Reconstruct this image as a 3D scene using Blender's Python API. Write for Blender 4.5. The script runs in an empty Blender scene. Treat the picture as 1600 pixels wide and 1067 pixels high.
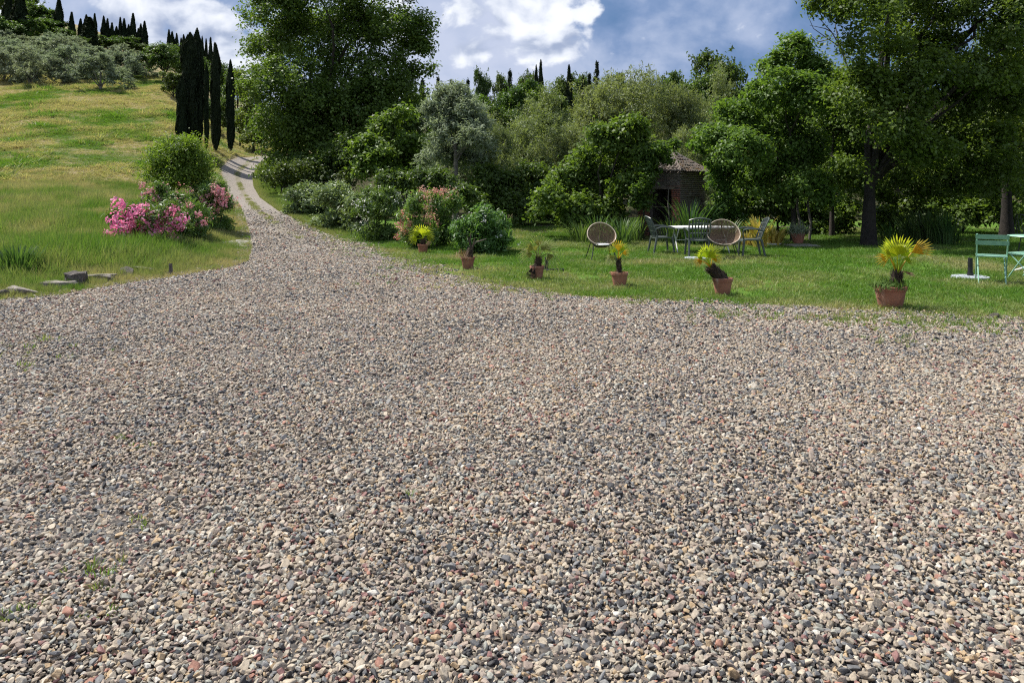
import bpy, bmesh, math, random
import numpy as np
from mathutils import Vector, Matrix
random.seed(3)
rng = np.random.default_rng(11)
S = bpy.context.scene
COL = S.collection
R = math.radians

# ------------------------------------------------------------------ camera, sky, sun
F, CX, CY, CAMZ, PITCH = 1155.0, 800.0, 290.0, 1.65, 0.0      # level camera with a lens shift: verticals stay vertical
cam = bpy.data.cameras.new('camera')
cam.sensor_width = 36.0
cam.lens = 36.0 * F / 1600.0
cam.shift_y = -(533.5 - CY) / 1600.0
cam.clip_end = 2000
cam.clip_start = 0.05
co = bpy.data.objects.new('camera', cam)
co.location = (0, 0, CAMZ)
co.rotation_euler = (R(90) - PITCH, 0, 0)
COL.objects.link(co)
S.camera = co
S.view_settings.view_transform = 'Standard'
S.view_settings.look = 'None'
S.view_settings.exposure = 0.60
S.view_settings.gamma = 1.0
S.view_settings.use_curve_mapping = False
S.cycles.use_denoising = False
S.cycles.filter_width = 1.15
S.cycles.max_bounces = 5
S.cycles.diffuse_bounces = 3
S.cycles.glossy_bounces = 2
S.cycles.transmission_bounces = 4
S.cycles.caustics_reflective = False
S.cycles.caustics_refractive = False
S.cycles.sample_clamp_indirect = 4.0

SUN_EL = R(56)
sd = Vector((-0.87, 0.49, 0)).normalized()          # horizontal direction towards the sun
sun_dir = Vector((sd.x * math.cos(SUN_EL), sd.y * math.cos(SUN_EL), math.sin(SUN_EL)))
sl = bpy.data.lights.new('sun', 'SUN')
sl.energy = 4.8
sl.angle = R(0.53)
sl.color = (1.0, 0.955, 0.88)
so = bpy.data.objects.new('sun', sl)
so.rotation_euler = sun_dir.to_track_quat('Z', 'Y').to_euler()
COL.objects.link(so)


class NT:
    """tiny helper to write node trees"""
    def __init__(s, tree):
        s.t = tree
        s.L = tree.links

    def n(s, typ, ins=None, **kw):
        nd = s.t.nodes.new(typ)
        for k, v in kw.items():
            setattr(nd, k, v)
        for k, v in (ins or {}).items():
            sock = nd.inputs[k]
            if isinstance(v, bpy.types.NodeSocket):
                s.L.new(v, sock)
            else:
                sock.default_value = v
        return nd

    def m(s, op, a, b=0.0, c=None):
        ins = {0: a, 1: b}
        if c is not None:
            ins[2] = c
        return s.n('ShaderNodeMath', ins, operation=op).outputs[0]

    def vm(s, op, a, b=(0, 0, 0)):
        nd = s.n('ShaderNodeVectorMath', {0: a, 1: b}, operation=op)
        return nd.outputs['Value'] if op in ('DOT_PRODUCT', 'LENGTH', 'DISTANCE') else nd.outputs[0]

    def mix(s, f, a, b, blend='MIX'):
        nd = s.n('ShaderNodeMix', data_type='RGBA', blend_type=blend)
        for sock, v in ((nd.inputs[0], f), (nd.inputs[6], a), (nd.inputs[7], b)):
            if isinstance(v, bpy.types.NodeSocket):
                s.L.new(v, sock)
            else:
                sock.default_value = (*v, 1) if isinstance(v, tuple) and len(v) == 3 else v
        return nd.outputs[2]

    def noise(s, vec, scale, detail=3.0, rough=0.55, dist=0.0):
        ins = {'Scale': scale, 'Detail': detail, 'Roughness': rough, 'Distortion': dist}
        if vec is not None:
            ins['Vector'] = vec
        return s.n('ShaderNodeTexNoise', ins).outputs[0]

    def step(s, x, lo, hi):
        nd = s.n('ShaderNodeMapRange', {0: x, 1: lo, 2: hi}, interpolation_type='SMOOTHSTEP')
        return nd.outputs[0]

    def ramp(s, x, stops, interp='LINEAR'):
        nd = s.n('ShaderNodeValToRGB', {0: x})
        cr = nd.color_ramp
        cr.interpolation = interp
        while len(cr.elements) < len(stops):
            cr.elements.new(0.5)
        for e, (p, c) in zip(cr.elements, stops):
            e.position = p
            e.color = (*c, 1)
        return nd.outputs[0]


def pix_dir(px, py):
    cx, cy = (px - CX) / F, (CY - py) / F
    d = Vector((cx, math.cos(PITCH) + cy * math.sin(PITCH), -math.sin(PITCH) + cy * math.cos(PITCH)))
    return d.normalized()


W = bpy.data.worlds.new('World')
S.world = W
W.use_nodes = True
W.node_tree.nodes.clear()
W.cycles.sampling_method = 'MANUAL'
W.cycles.sample_map_resolution = 512
w = NT(W.node_tree)
sky = w.n('ShaderNodeTexSky', sky_type='NISHITA', sun_disc=False, sun_elevation=SUN_EL,
          sun_rotation=math.atan2(sd.x, sd.y), air_density=1.0, dust_density=0.6, ozone_density=1.5)
gen = w.n('ShaderNodeTexCoord').outputs['Generated']
skyc = w.vm('SCALE', sky.outputs[0]); w.t.nodes[-1].inputs['Scale'].default_value = 0.075
# clouds: soft grey layer with cauliflower-edged cumulus heaped up in places
cd = w.n('ShaderNodeMapping', {'Vector': gen, 'Scale': (1.0, 1.0, 1.35)}).outputs[0]
warp = w.n('ShaderNodeTexNoise', {'Vector': cd, 'Scale': 7.0, 'Detail': 3.0}).outputs[1]
wv = w.vm('SUBTRACT', warp, (0.5, 0.5, 0.5))


def vscale(v, k):
    return w.n('ShaderNodeVectorMath', {0: v, 'Scale': k}, operation='SCALE').outputs[0]


LUMPS = [(-40, 30, .14, .62), (215, 22, .075, .95), (320, 66, .10, 1.0), (385, 85, .06, .9),
         (600, 15, .11, .55), (715, 25, .06, .62), (745, 70, .06, .5), (800, 8, .06, .52), (862, 50, .075, .78), (915, 25, .06, .72), (975, 55, .06, .48), (1750, 60, .2, .5), (300, -600, .45, .5)]
p = w.vm('ADD', gen, vscale(wv, .06))
lump = None
for px, py, r, s_ in LUMPS:
    dist = w.vm('DISTANCE', p, tuple(pix_dir(px, py)))
    v = w.n('ShaderNodeMapRange', {0: dist, 1: r * 1.15, 2: 0.0, 3: 0.0, 4: s_}, interpolation_type='SMOOTHSTEP').outputs[0]
    lump = v if lump is None else w.m('MAXIMUM', lump, v)
q = w.n('ShaderNodeMapping', {'Vector': w.vm('ADD', gen, vscale(wv, .05)), 'Scale': (1.0, 1.0, 1.35)}).outputs[0]
n_mid = w.noise(w.vm('ADD', q, (0.4, 2.2, 5.0)), 8.5, 6.0, 0.56)
n_shade = w.noise(w.vm('ADD', q, (0.417, 2.196, 4.978)), 8.5, 3.0, 0.56)
n_big = w.noise(w.vm('ADD', q, (3.1, 0.7, 1.9)), 3.8, 4.0, 0.58)
vor = w.n('ShaderNodeTexVoronoi', {'Vector': q, 'Scale': 26.0, 'Detail': 1.0, 'Roughness': .5, 'Smoothness': .6}, feature='SMOOTH_F1', normalize=True).outputs['Distance']
D1 = w.m('ADD', w.m('ADD', lump, w.m('MULTIPLY', w.m('SUBTRACT', n_mid, .5), 2.0)), w.m('MULTIPLY', w.m('SUBTRACT', .3, vor), .9))
puff = w.step(D1, .30, .52)
lit = w.step(w.m('ADD', w.m('MULTIPLY', w.m('SUBTRACT', n_mid, n_shade), 1.6), w.m('MULTIPLY', w.m('SUBTRACT', .3, vor), .55)), -.20, .20)
storm = w.n('ShaderNodeMapRange', {0: w.vm('DISTANCE', gen, tuple(pix_dir(1180, 60))), 1: .30, 2: .08, 3: 0.0, 4: .22}, interpolation_type='SMOOTHSTEP').outputs[0]
tone = w.m('SUBTRACT', w.m('ADD', n_big, w.m('MULTIPLY', w.m('SUBTRACT', n_mid, .5), .8)), storm)
greyc = w.ramp(w.step(tone, .14, .68), [(0, (.080, .155, .30)), (.3, (.155, .225, .38)), (.6, (.27, .33, .47)), (1, (.40, .44, .56))])
grey_cover = w.step(w.m('ADD', n_big, w.m('MULTIPLY', w.m('SUBTRACT', n_mid, .5), 0.5)), 0.20, 0.40)
whitec = w.ramp(lit, [(0, (.25, .30, .42)), (.4, (.46, .50, .59)), (1, (.68, .70, .74))])
c1 = w.mix(w.m('MULTIPLY', grey_cover, 0.95), skyc, greyc)
c2 = w.mix(w.m('MULTIPLY', puff, .95), c1, whitec)
bg = w.n('ShaderNodeBackground', {'Color': c2, 'Strength': 1.0})
w.L.new(bg.outputs[0], w.n('ShaderNodeOutputWorld').inputs[0])

# ------------------------------------------------------------------ numpy helpers
def vnoise(x, y, seed=0):
    r = np.random.default_rng(seed).random((256, 256))
    xi, yi = np.floor(x).astype(int), np.floor(y).astype(int)
    fx, fy = x - xi, y - yi
    fx, fy = fx * fx * (3 - 2 * fx), fy * fy * (3 - 2 * fy)
    g = lambda a, b: r[a % 256, b % 256]
    return (g(xi, yi) * (1 - fx) + g(xi + 1, yi) * fx) * (1 - fy) + (g(xi, yi + 1) * (1 - fx) + g(xi + 1, yi + 1) * fx) * fy


def fbm(x, y, seed=0, octs=4):
    x, y = np.asarray(x, float), np.asarray(y, float)
    s, a, t = 0, 0.5, 0
    for o in range(octs):
        s = s + a * vnoise(x * 2 ** o + 13.7 * o, y * 2 ** o + 5.1 * o, seed + o)
        t += a
        a *= 0.5
    return s / t


def slope_at(py):
    cy = (CY - py) / F
    return math.tan(math.atan(cy) - PITCH)


# terrain heights: for a few viewing columns the ground is read off at chosen distances
COLS = [
    (-2000, [(8, None), (12, .05), (20, .6), (31, 1.9), (47, 5.5), (72, 12.5), (110, 22), (160, 32), (400, 50)]),
    (60, [(8, None), (12, .03), (17, .2), (21, .45), (31, 305), (38, 258), (47, 212), (58, 168), (72, 127), (110, 62), (160, 25), (400, 40)]),
    (250, [(8, None), (13, 0), (18, .16), (25, .55), (33, 306), (42, 256), (52, 203), (62, 162), (70, 138), (110, 88), (160, 75), (400, 110)]),
    (390, [(8, None), (14, 0), (18, .05), (22.5, .22), (28, 330), (36, 307), (43, 290), (53, 262), (58, 246), (75, 222), (110, 195), (160, 178), (400, 175)]),
    (620, [(8, None), (24, 0), (34, 330), (50, 292), (75, 250), (110, 205), (160, 178), (400, 170)]),
    (1000, [(8, None), (25, 0), (33, 328), (55, 282), (80, 240), (120, 200), (170, 172), (400, 165)]),
    (1500, [(8, None), (27, 0), (34, 333), (55, 290), (80, 250), (120, 215), (170, 180), (400, 170)]),
    (3600, [(8, None), (27, 0), (40, .6), (55, 1.6), (80, 4), (120, 9), (170, 16), (400, 40)]),
]
DG = np.concatenate([np.arange(0, 90, 1.0), np.arange(90, 401, 5.0)])
tab, avals = [], []
for px, pts in COLS:
    ds = [0.0] + [p[0] for p in pts]
    zs = [0.0]
    for d, v in pts:
        zs.append(0.0 if v is None else (v if v < 60 and not (v >= 20 and d >= 150 and px in (60, 250)) else CAMZ + d * slope_at(v)))
    row = np.interp(DG, ds, zs)
    k = np.array([1, 2, 3, 2, 1.]); k /= k.sum()
    row[2:90] = np.convolve(np.pad(row, 2, 'edge'), k, 'valid')[2:90]
    tab.append(row)
    avals.append((px - CX) / F)
tab = np.array(tab)
avals = np.array(avals)


def H(x, y):
    x, y = np.asarray(x, float), np.asarray(y, float)
    yy = np.maximum(y, 3.0)
    a = np.clip(x / yy, avals[0], avals[-1])
    i = np.clip(np.searchsorted(avals, a) - 1, 0, len(avals) - 2)
    f = (a - avals[i]) / (avals[i + 1] - avals[i])
    f = f * f * (3 - 2 * f) * .5 + f * .5
    d = np.clip(yy, 0, 399.9)
    j = np.clip(np.searchsorted(DG, d, side='right') - 1, 0, len(DG) - 2)
    g = (d - DG[j]) / (DG[j + 1] - DG[j])
    h = lambda r: tab[r, j] * (1 - g) + tab[r, j + 1] * g
    return h(i) * (1 - f) + h(i + 1) * f


def h1(x, y):
    return float(H(x, y))


def at(px, depth):
    """ground point at distance depth below picture column px"""
    x = (px - CX) / F * depth
    for _ in range(4):
        z = h1(x, depth)
        x = (px - CX) / F * (depth * math.cos(PITCH) - (z - CAMZ) * math.sin(PITCH))
    return Vector((x, depth, h1(x, depth)))


def pt(px, py, depth):
    d = pix_dir(px, py)
    return Vector((0, 0, CAMZ)) + d * (depth / d.y)


def ground(px, py):
    d = pix_dir(px, py)
    t, p = 1.5, None
    while t < 300:
        p = Vector((0, 0, CAMZ)) + d * t
        if p.z <= h1(p.x, p.y):
            break
        t += 0.04 if t < 40 else .2
    return Vector((p.x, p.y, h1(p.x, p.y)))


def mesh_np(name, V, Q, mat=None, tri=False, smooth=False, attrs=None):
    V = np.asarray(V, np.float32).reshape(-1, 3)
    k = 3 if tri else 4
    Q = np.asarray(Q, np.int32).reshape(-1, k)
    me = bpy.data.meshes.new(name)
    me.vertices.add(len(V))
    me.vertices.foreach_set('co', V.ravel())
    me.loops.add(Q.size)
    me.loops.foreach_set('vertex_index', Q.ravel())
    me.polygons.add(len(Q))
    me.polygons.foreach_set('loop_start', np.arange(0, Q.size, k, dtype=np.int32))
    me.polygons.foreach_set('loop_total', np.full(len(Q), k, np.int32))
    me.update(calc_edges=True)
    if smooth:
        me.polygons.foreach_set('use_smooth', np.ones(len(Q), bool))
    for an, (dom, typ, arr) in (attrs or {}).items():
        a = me.attributes.new(an, typ, dom)
        arr = np.asarray(arr, np.int32 if typ == 'INT' else np.float32)
        a.data.foreach_set('vector' if typ == 'FLOAT_VECTOR' else 'value', arr.ravel())
    if mat:
        me.materials.append(mat)
    return me


class MB:
    """collects boxes, tubes and sheets into one mesh"""
    def __init__(s):
        s.v, s.f = [], []

    def add(s, vs, fs):
        o = len(s.v)
        s.v += [tuple(p) for p in vs]
        s.f += [tuple(i + o for i in f) for f in fs]
        return s

    def box(s, c, size, rot=None):
        hx, hy, hz = (q / 2 for q in size)
        M = rot if rot is not None else Matrix.Identity(3)
        vs = [Vector(c) + M @ Vector((x, y, z)) for z in (-hz, hz) for x, y in ((-hx, -hy), (hx, -hy), (hx, hy), (-hx, hy))]
        return s.add(vs, [(3, 2, 1, 0), (4, 5, 6, 7), (0, 1, 5, 4), (1, 2, 6, 5), (2, 3, 7, 6), (3, 0, 4, 7)])

    def tube(s, pts, rad, n=8, closed=False, caps=True):
        pts = [Vector(p) for p in pts]
        m = len(pts)
        rad = [rad] * m if isinstance(rad, (int, float)) else list(rad)
        vs, up = [], None
        for i, p in enumerate(pts):
            a = pts[(i - 1) % m] if (closed or i > 0) else p
            b = pts[(i + 1) % m] if (closed or i < m - 1) else p
            t = (b - a).normalized()
            if up is None:
                up = Vector((0, 0, 1)) if abs(t.z) < .9 else Vector((1, 0, 0))
            x = t.cross(up)
            x = x.normalized() if x.length > 1e-6 else t.orthogonal().normalized()
            y = x.cross(t).normalized()
            up = y
            for k in range(n):
                th = 2 * math.pi * k / n
                vs.append(p + (x * math.cos(th) + y * math.sin(th)) * rad[i])
        fs = []
        for i in range(m if closed else m - 1):
            for k in range(n):
                a, b = i * n + k, i * n + (k + 1) % n
                c, d = ((i + 1) % m) * n + (k + 1) % n, ((i + 1) % m) * n + k
                fs.append((a, b, c, d))
        if caps and not closed:
            fs.append(tuple(range(n))[::-1])
            fs.append(tuple((m - 1) * n + k for k in range(n)))
        return s.add(vs, fs)

    def lathe(s, prof, n=24, c=(0, 0, 0)):
        vs = [(c[0] + r * math.cos(2 * math.pi * k / n), c[1] + r * math.sin(2 * math.pi * k / n), c[2] + z) for r, z in prof for k in range(n)]
        fs = [(i * n + k, i * n + (k + 1) % n, (i + 1) * n + (k + 1) % n, (i + 1) * n + k) for i in range(len(prof) - 1) for k in range(n)]
        return s.add(vs, fs)

    def disc(s, c, r, n=24):
        return s.add([(c[0] + r * math.cos(2 * math.pi * k / n), c[1] + r * math.sin(2 * math.pi * k / n), c[2]) for k in range(n)], [tuple(range(n))])

    def mesh(s, name, mat, smooth=False):
        me = bpy.data.meshes.new(name)
        me.from_pydata(s.v, [], s.f)
        me.update()
        if smooth:
            me.polygons.foreach_set('use_smooth', np.ones(len(me.polygons), bool))
            try:
                me.set_sharp_from_angle(angle=R(40))
            except Exception:
                pass
        me.materials.append(mat)
        return me


def link(name, me, parent=None, loc=None, rot=None, scale=None):
    o = bpy.data.objects.new(name, me)
    COL.objects.link(o)
    if parent:
        o.parent = parent
    if loc is not None:
        o.location = loc
    if rot is not None:
        o.rotation_euler = rot
    if scale is not None:
        o.scale = scale
    return o


def tag(o, label=None, cat=None, group=None, kind=None):
    for k, v in (('label', label), ('category', cat), ('group', group), ('kind', kind)):
        if v:
            o[k] = v
    return o


def thing(name, label, cat, loc=(0, 0, 0), rz=0.0, group=None, scale=None):
    return tag(link(name, None, loc=loc, rot=(0, 0, rz), scale=scale), label, cat, group)


def unparented_copy(root, label, loc, rz, group=None):
    def cp(o, parent):
        c = o.copy()
        COL.objects.link(c)
        if parent:
            c.parent = parent
        for ch in o.children:
            cp(ch, c)
        return c
    c = cp(root, None)
    c.location = loc
    c.rotation_euler = (0, 0, rz)
    tag(c, label, None, group)
    return c


# ------------------------------------------------------------------ materials
def mat(name):
    m = bpy.data.materials.new(name)
    m.use_nodes = True
    m.node_tree.nodes.clear()
    return m, NT(m.node_tree)


def finish(n, shader, disp=None):
    out = n.n('ShaderNodeOutputMaterial')
    n.L.new(shader, out.inputs[0])


def bump(n, height, dist, strength=1.0):
    return n.n('ShaderNodeBump', {'Height': height, 'Distance': dist, 'Strength': strength}).outputs[0]


def simple(name, c0, c1, rough=0.6, scale=8.0, metal=0.0, bmp=0.002, spec=0.5):
    m, n = mat(name)
    oc = n.n('ShaderNodeTexCoord').outputs['Object']
    f = n.noise(oc, scale, 6.0, 0.65)
    c = n.mix(n.step(f, .3, .7), c0, c1)
    ins = {'Base Color': c, 'Roughness': rough, 'Metallic': metal, 'Specular IOR Level': spec}
    if bmp:
        ins['Normal'] = bump(n, n.noise(oc, scale * 6, 4.0), bmp)
    finish(n, n.n('ShaderNodeBsdfPrincipled', ins).outputs[0])
    return m


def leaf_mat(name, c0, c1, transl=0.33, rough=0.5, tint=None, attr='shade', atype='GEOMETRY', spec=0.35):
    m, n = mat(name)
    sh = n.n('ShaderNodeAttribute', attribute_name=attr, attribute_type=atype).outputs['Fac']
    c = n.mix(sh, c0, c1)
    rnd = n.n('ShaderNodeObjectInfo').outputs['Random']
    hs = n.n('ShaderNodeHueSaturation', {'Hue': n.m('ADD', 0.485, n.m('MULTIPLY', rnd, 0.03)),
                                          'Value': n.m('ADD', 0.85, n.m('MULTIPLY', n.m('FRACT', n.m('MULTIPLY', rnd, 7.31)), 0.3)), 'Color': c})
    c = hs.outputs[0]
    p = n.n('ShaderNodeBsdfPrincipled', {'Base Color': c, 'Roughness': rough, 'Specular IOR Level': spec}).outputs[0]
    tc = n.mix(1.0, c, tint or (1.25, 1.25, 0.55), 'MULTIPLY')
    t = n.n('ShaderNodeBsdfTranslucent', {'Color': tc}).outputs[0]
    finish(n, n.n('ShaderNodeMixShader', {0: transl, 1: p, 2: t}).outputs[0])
    return m


M = {}
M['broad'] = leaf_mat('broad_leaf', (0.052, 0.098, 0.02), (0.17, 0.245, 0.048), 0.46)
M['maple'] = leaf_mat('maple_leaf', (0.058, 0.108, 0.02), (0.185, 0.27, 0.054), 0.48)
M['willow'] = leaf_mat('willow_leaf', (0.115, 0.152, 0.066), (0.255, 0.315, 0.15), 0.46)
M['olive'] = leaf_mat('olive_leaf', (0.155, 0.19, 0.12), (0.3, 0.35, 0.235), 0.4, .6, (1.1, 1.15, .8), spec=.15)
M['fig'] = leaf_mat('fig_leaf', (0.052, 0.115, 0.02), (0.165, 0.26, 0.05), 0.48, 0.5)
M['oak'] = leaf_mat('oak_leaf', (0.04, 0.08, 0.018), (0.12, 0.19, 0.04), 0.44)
M['cypress'] = leaf_mat('cypress_leaf', (0.011, 0.02, 0.009), (0.03, 0.046, 0.018), 0.06, 0.75, spec=0.15)
M['conifer'] = leaf_mat('conifer_leaf', (0.014, 0.028, 0.014), (0.030, 0.052, 0.022), 0.08, 0.7)
M['oleander'] = leaf_mat('oleander_leaf', (0.055, 0.12, 0.026), (0.165, 0.275, 0.075), 0.4, 0.45)
M['bush'] = leaf_mat('bush_leaf', (0.095, 0.175, 0.024), (0.27, 0.37, 0.06), 0.5, 0.5)
M['pale'] = leaf_mat('pale_leaf', (0.1, 0.15, 0.06), (0.25, 0.32, 0.15), 0.35, 0.5)
M['strap'] = leaf_mat('strap_leaf', (0.045, 0.1, 0.03), (0.13, 0.21, 0.065), 0.35, 0.4)
M['gold'] = leaf_mat('gold_leaf', (0.30, 0.28, 0.05), (0.62, 0.50, 0.12), 0.35, 0.5, (1.1, 1.0, .6))
M['pink'] = leaf_mat('pink_petal', (0.78, 0.2, 0.38), (0.9, 0.44, 0.6), 0.4, 0.6, (1.1, .9, .95))
M['rose'] = leaf_mat('rose_petal', (0.62, 0.24, 0.27), (0.80, 0.48, 0.48), 0.35, 0.6, (1.1, .9, .9))
M['salmon'] = leaf_mat('salmon_petal', (0.66, 0.28, 0.20), (0.84, 0.55, 0.44), 0.35, 0.6, (1.1, .95, .85))
M['white_petal'] = leaf_mat('white_petal', (0.62, 0.62, 0.55), (0.80, 0.80, 0.74), 0.30, 0.6, (1, 1, .95))
M['frond'] = leaf_mat('palm_frond', (0.3, 0.39, 0.03), (0.54, 0.62, 0.07), 0.6, 0.42, (1.3, 1.3, .5))
M['frond_gold'] = leaf_mat('palm_frond_gold', (0.56, 0.42, 0.05), (0.74, 0.58, 0.09), 0.55, 0.45, (1.1, 1., .4))
M['frond_dull'] = leaf_mat('palm_frond_dull', (0.22, 0.27, 0.09), (0.5, 0.5, 0.22), 0.45, 0.5)
M['dead'] = leaf_mat('dead_leaf', (0.20, 0.12, 0.06), (0.42, 0.28, 0.16), 0.2, 0.7)
M['grass'] = leaf_mat('grass_blade', (0.125, 0.235, 0.034), (0.430, 0.370, 0.205), 0.38, 0.55, (1.12, 1.18, .62), 'tint', 'INSTANCER', .25)
M['herb'] = leaf_mat('herb_leaf', (0.06, 0.115, 0.025), (0.15, 0.22, 0.055), 0.4, 0.7, spec=.15)
M['bark'] = simple('bark', (0.020, 0.016, 0.012), (0.060, 0.048, 0.037), 0.9, 9.0, bmp=0.02)
M['dark_bark'] = simple('dark_bark', (0.012, 0.010, 0.008), (0.036, 0.029, 0.023), 0.95, 9.0, bmp=0.02)
M['grey_bark'] = simple('grey_bark', (0.10, 0.085, 0.07), (0.22, 0.20, 0.17), 0.9, 9.0, bmp=0.015)
m, n = mat('terracotta')
oc = n.n('ShaderNodeTexCoord').outputs['Object']
ri = n.n('ShaderNodeObjectInfo').outputs['Random']
ov = n.vm('ADD', oc, n.n('ShaderNodeCombineXYZ', {0: n.m('MULTIPLY', ri, 9.0), 1: n.m('MULTIPLY', ri, 4.0)}).outputs[0])
c = n.mix(n.step(n.noise(ov, 4.0, 6.0, .65), .3, .7), (0.22, 0.085, 0.052), (0.36, 0.155, 0.095))
st = n.n('ShaderNodeMapping', {'Vector': ov, 'Scale': (7.0, 7.0, 1.6)}).outputs[0]
c = n.mix(n.m('MULTIPLY', n.step(n.noise(st, 1.0, 5.0, .7), .52, .75), .55), c, (0.42, 0.33, 0.27))
c = n.mix(n.m('MULTIPLY', n.step(n.noise(ov, 9.0, 5.0, .7), .55, .8), .6), c, (0.10, 0.07, 0.045))
finish(n, n.n('ShaderNodeBsdfPrincipled', {'Base Color': c, 'Roughness': .9, 'Normal': bump(n, n.noise(oc, 40.0, 4.0), .003)}).outputs[0])
M['terracotta'] = m
M['terracotta_old'] = simple('terracotta_old', (0.20, 0.085, 0.055), (0.36, 0.17, 0.11), 0.9, 6.0, bmp=0.004)
M['soil'] = simple('soil', (0.03, 0.02, 0.013), (0.08, 0.055, 0.035), 0.95, 20.0, bmp=0.02)
M['palm_fibre'] = simple('palm_fibre', (0.028, 0.020, 0.014), (0.10, 0.07, 0.045), 0.95, 30.0, bmp=0.01)
M['black_metal'] = simple('black_metal', (0.012, 0.012, 0.013), (0.03, 0.03, 0.032), 0.4, 6.0, bmp=0.0005)
M['dark_plastic'] = simple('dark_plastic', (0.060, 0.075, 0.068), (0.095, 0.110, 0.098), 0.38, 7.0, bmp=0.0008)
M['rim'] = simple('rim_cane', (0.42, 0.34, 0.25), (0.56, 0.46, 0.34), 0.5, 20.0, bmp=0.001)
M['cord'] = simple('cord_brown', (0.095, 0.055, 0.030), (0.235, 0.145, 0.085), 0.65, 25.0, bmp=0.001)
M['pad'] = simple('highlight_pale', (0.50, 0.50, 0.50), (0.66, 0.65, 0.63), 0.9, 14.0, bmp=0.002)  # pale tone for the painted highlight on the round chair seat
M['white_paint'] = simple('white_paint', (0.62, 0.62, 0.60), (0.80, 0.80, 0.77), 0.45, 9.0, bmp=0.0008)
M['green_paint'] = simple('green_paint', (0.22, 0.42, 0.31), (0.31, 0.52, 0.40), 0.42, 10.0, bmp=0.0008)
M['stone'] = simple('stone', (0.16, 0.135, 0.11), (0.38, 0.34, 0.29), 0.9, 7.0, bmp=0.015)
M['stone_dark'] = simple('stone_dark', (0.06, 0.052, 0.045), (0.19, 0.165, 0.14), 0.92, 9.0, bmp=0.015)
M['concrete'] = simple('concrete', (0.20, 0.185, 0.16), (0.33, 0.31, 0.275), 0.9, 5.0, bmp=0.006)
M['base_disc'] = simple('disc_grey', (0.26, 0.29, 0.33), (0.42, 0.45, 0.49), 0.75, 8.0, bmp=0.003)
M['mortar'] = simple('mortar', (0.10, 0.085, 0.07), (0.19, 0.17, 0.145), 0.95, 12.0, bmp=0.006)
M['timber'] = simple('timber', (0.10, 0.08, 0.06), (0.24, 0.20, 0.16), 0.85, 10.0, bmp=0.004)
M['hose'] = simple('hose_rubber', (0.44, 0.40, 0.28), (0.58, 0.52, 0.36), 0.5, 12.0, bmp=0.0008)


def island_mat(name, stops, rough=0.85, bscale=40.0, bdist=0.004):
    m, n = mat(name)
    rnd = n.n('ShaderNodeNewGeometry').outputs['Random Per Island']
    oc = n.n('ShaderNodeTexCoord').outputs['Object']
    c = n.ramp(rnd, stops)
    nz = n.noise(oc, bscale * .5, 5.0, .65)
    c = n.mix(n.step(nz, .35, .75), c, (0.09, 0.08, 0.07))
    finish(n, n.n('ShaderNodeBsdfPrincipled', {'Base Color': c, 'Roughness': rough, 'Normal': bump(n, n.noise(oc, bscale, 4.0), bdist)}).outputs[0])
    return m


M['brick'] = island_mat('brick', [(0, (0.15, 0.13, 0.105)), (.35, (0.21, 0.18, 0.145)), (.6, (0.21, 0.125, 0.09)), (.7, (0.18, 0.155, 0.125)), (1, (0.30, 0.265, 0.215))])
M['red_brick'] = island_mat('red_brick', [(0, (0.30, 0.085, 0.045)), (.5, (0.40, 0.13, 0.07)), (1, (0.25, 0.10, 0.07))])
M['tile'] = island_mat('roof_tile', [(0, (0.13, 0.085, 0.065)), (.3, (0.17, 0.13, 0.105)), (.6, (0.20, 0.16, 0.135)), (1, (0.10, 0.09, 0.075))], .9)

# ------------------------------------------------------------------ gravel outline (left and right edge for each distance)
LEFT = [(-330, 505), (-120, 480), (0, 469), (60, 463), (110, 453), (200, 441), (270, 431), (330, 421), (368, 410), (378, 388), (376, 360), (371, 340),
        (362, 312), (354, 292), (346, 272), (346, 262), (356, 252), (372, 246)]
RIGHT = [(1900, 512), (1750, 504), (1600, 497), (1500, 494), (1400, 490), (1300, 484), (1200, 478), (1130, 474), (1080, 470), (1000, 467), (900, 463),
         (830, 458), (760, 449), (700, 431), (650, 413), (600, 395), (540, 374), (490, 354), (440, 330), (412, 310), (401, 292), (399, 275), (408, 259), (424, 249), (440, 244.5)]
lp = [ground(*p) for p in LEFT]
rp = [ground(*p) for p in RIGHT]
YT = 60.0


def xl(y):
    y = np.asarray(y, float)
    return np.interp(y, [-40, 6.0] + [p.y for p in lp] + [YT + 2], [-40, -40] + [p.x for p in lp] + [lp[-1].x + 1.0])


def xr(y):
    y = np.asarray(y, float)
    return np.interp(y, [-40, 6.5] + [p.y for p in rp] + [YT + 2], [40, 40] + [p.x for p in rp] + [rp[-1].x + 2])


def edge_wob(x, y):
    return (fbm(x * 1.3, y * 1.3, 41, 3) - .5) + .5 * (fbm(x * 3.7, y * 3.7, 43, 2) - .5)


def in_gravel(x, y, margin=0.0):
    wob = edge_wob(x, y) * 1.1
    return (x > xl(y) + margin + wob * .6) & (x < xr(y) - margin + wob) & (y < YT) & (x < 40)


def strip(name, y0, y1, fx0, fx1, dz, material, ny, nx, label=None, xs=None):
    ys = np.linspace(y0, y1, ny)
    a, b = fx0(ys), fx1(ys)
    u = np.linspace(0, 1, nx)
    X = a[:, None] * (1 - u) + b[:, None] * u
    Y = np.repeat(ys[:, None], nx, 1)
    Z = H(X, Y) + dz
    V = np.stack([X, Y, Z], -1).reshape(-1, 3)
    i = np.arange(ny - 1)[:, None] * nx + np.arange(nx - 1)[None]
    Q = np.stack([i, i + 1, i + nx + 1, i + nx], -1).reshape(-1, 4)
    U = np.repeat(u[None], ny, 0).ravel()
    me = mesh_np(name, V, Q, material, smooth=True, attrs={'u': ('POINT', 'FLOAT', U)})
    return tag(link(name, me), label, None, None, 'structure')


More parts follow.
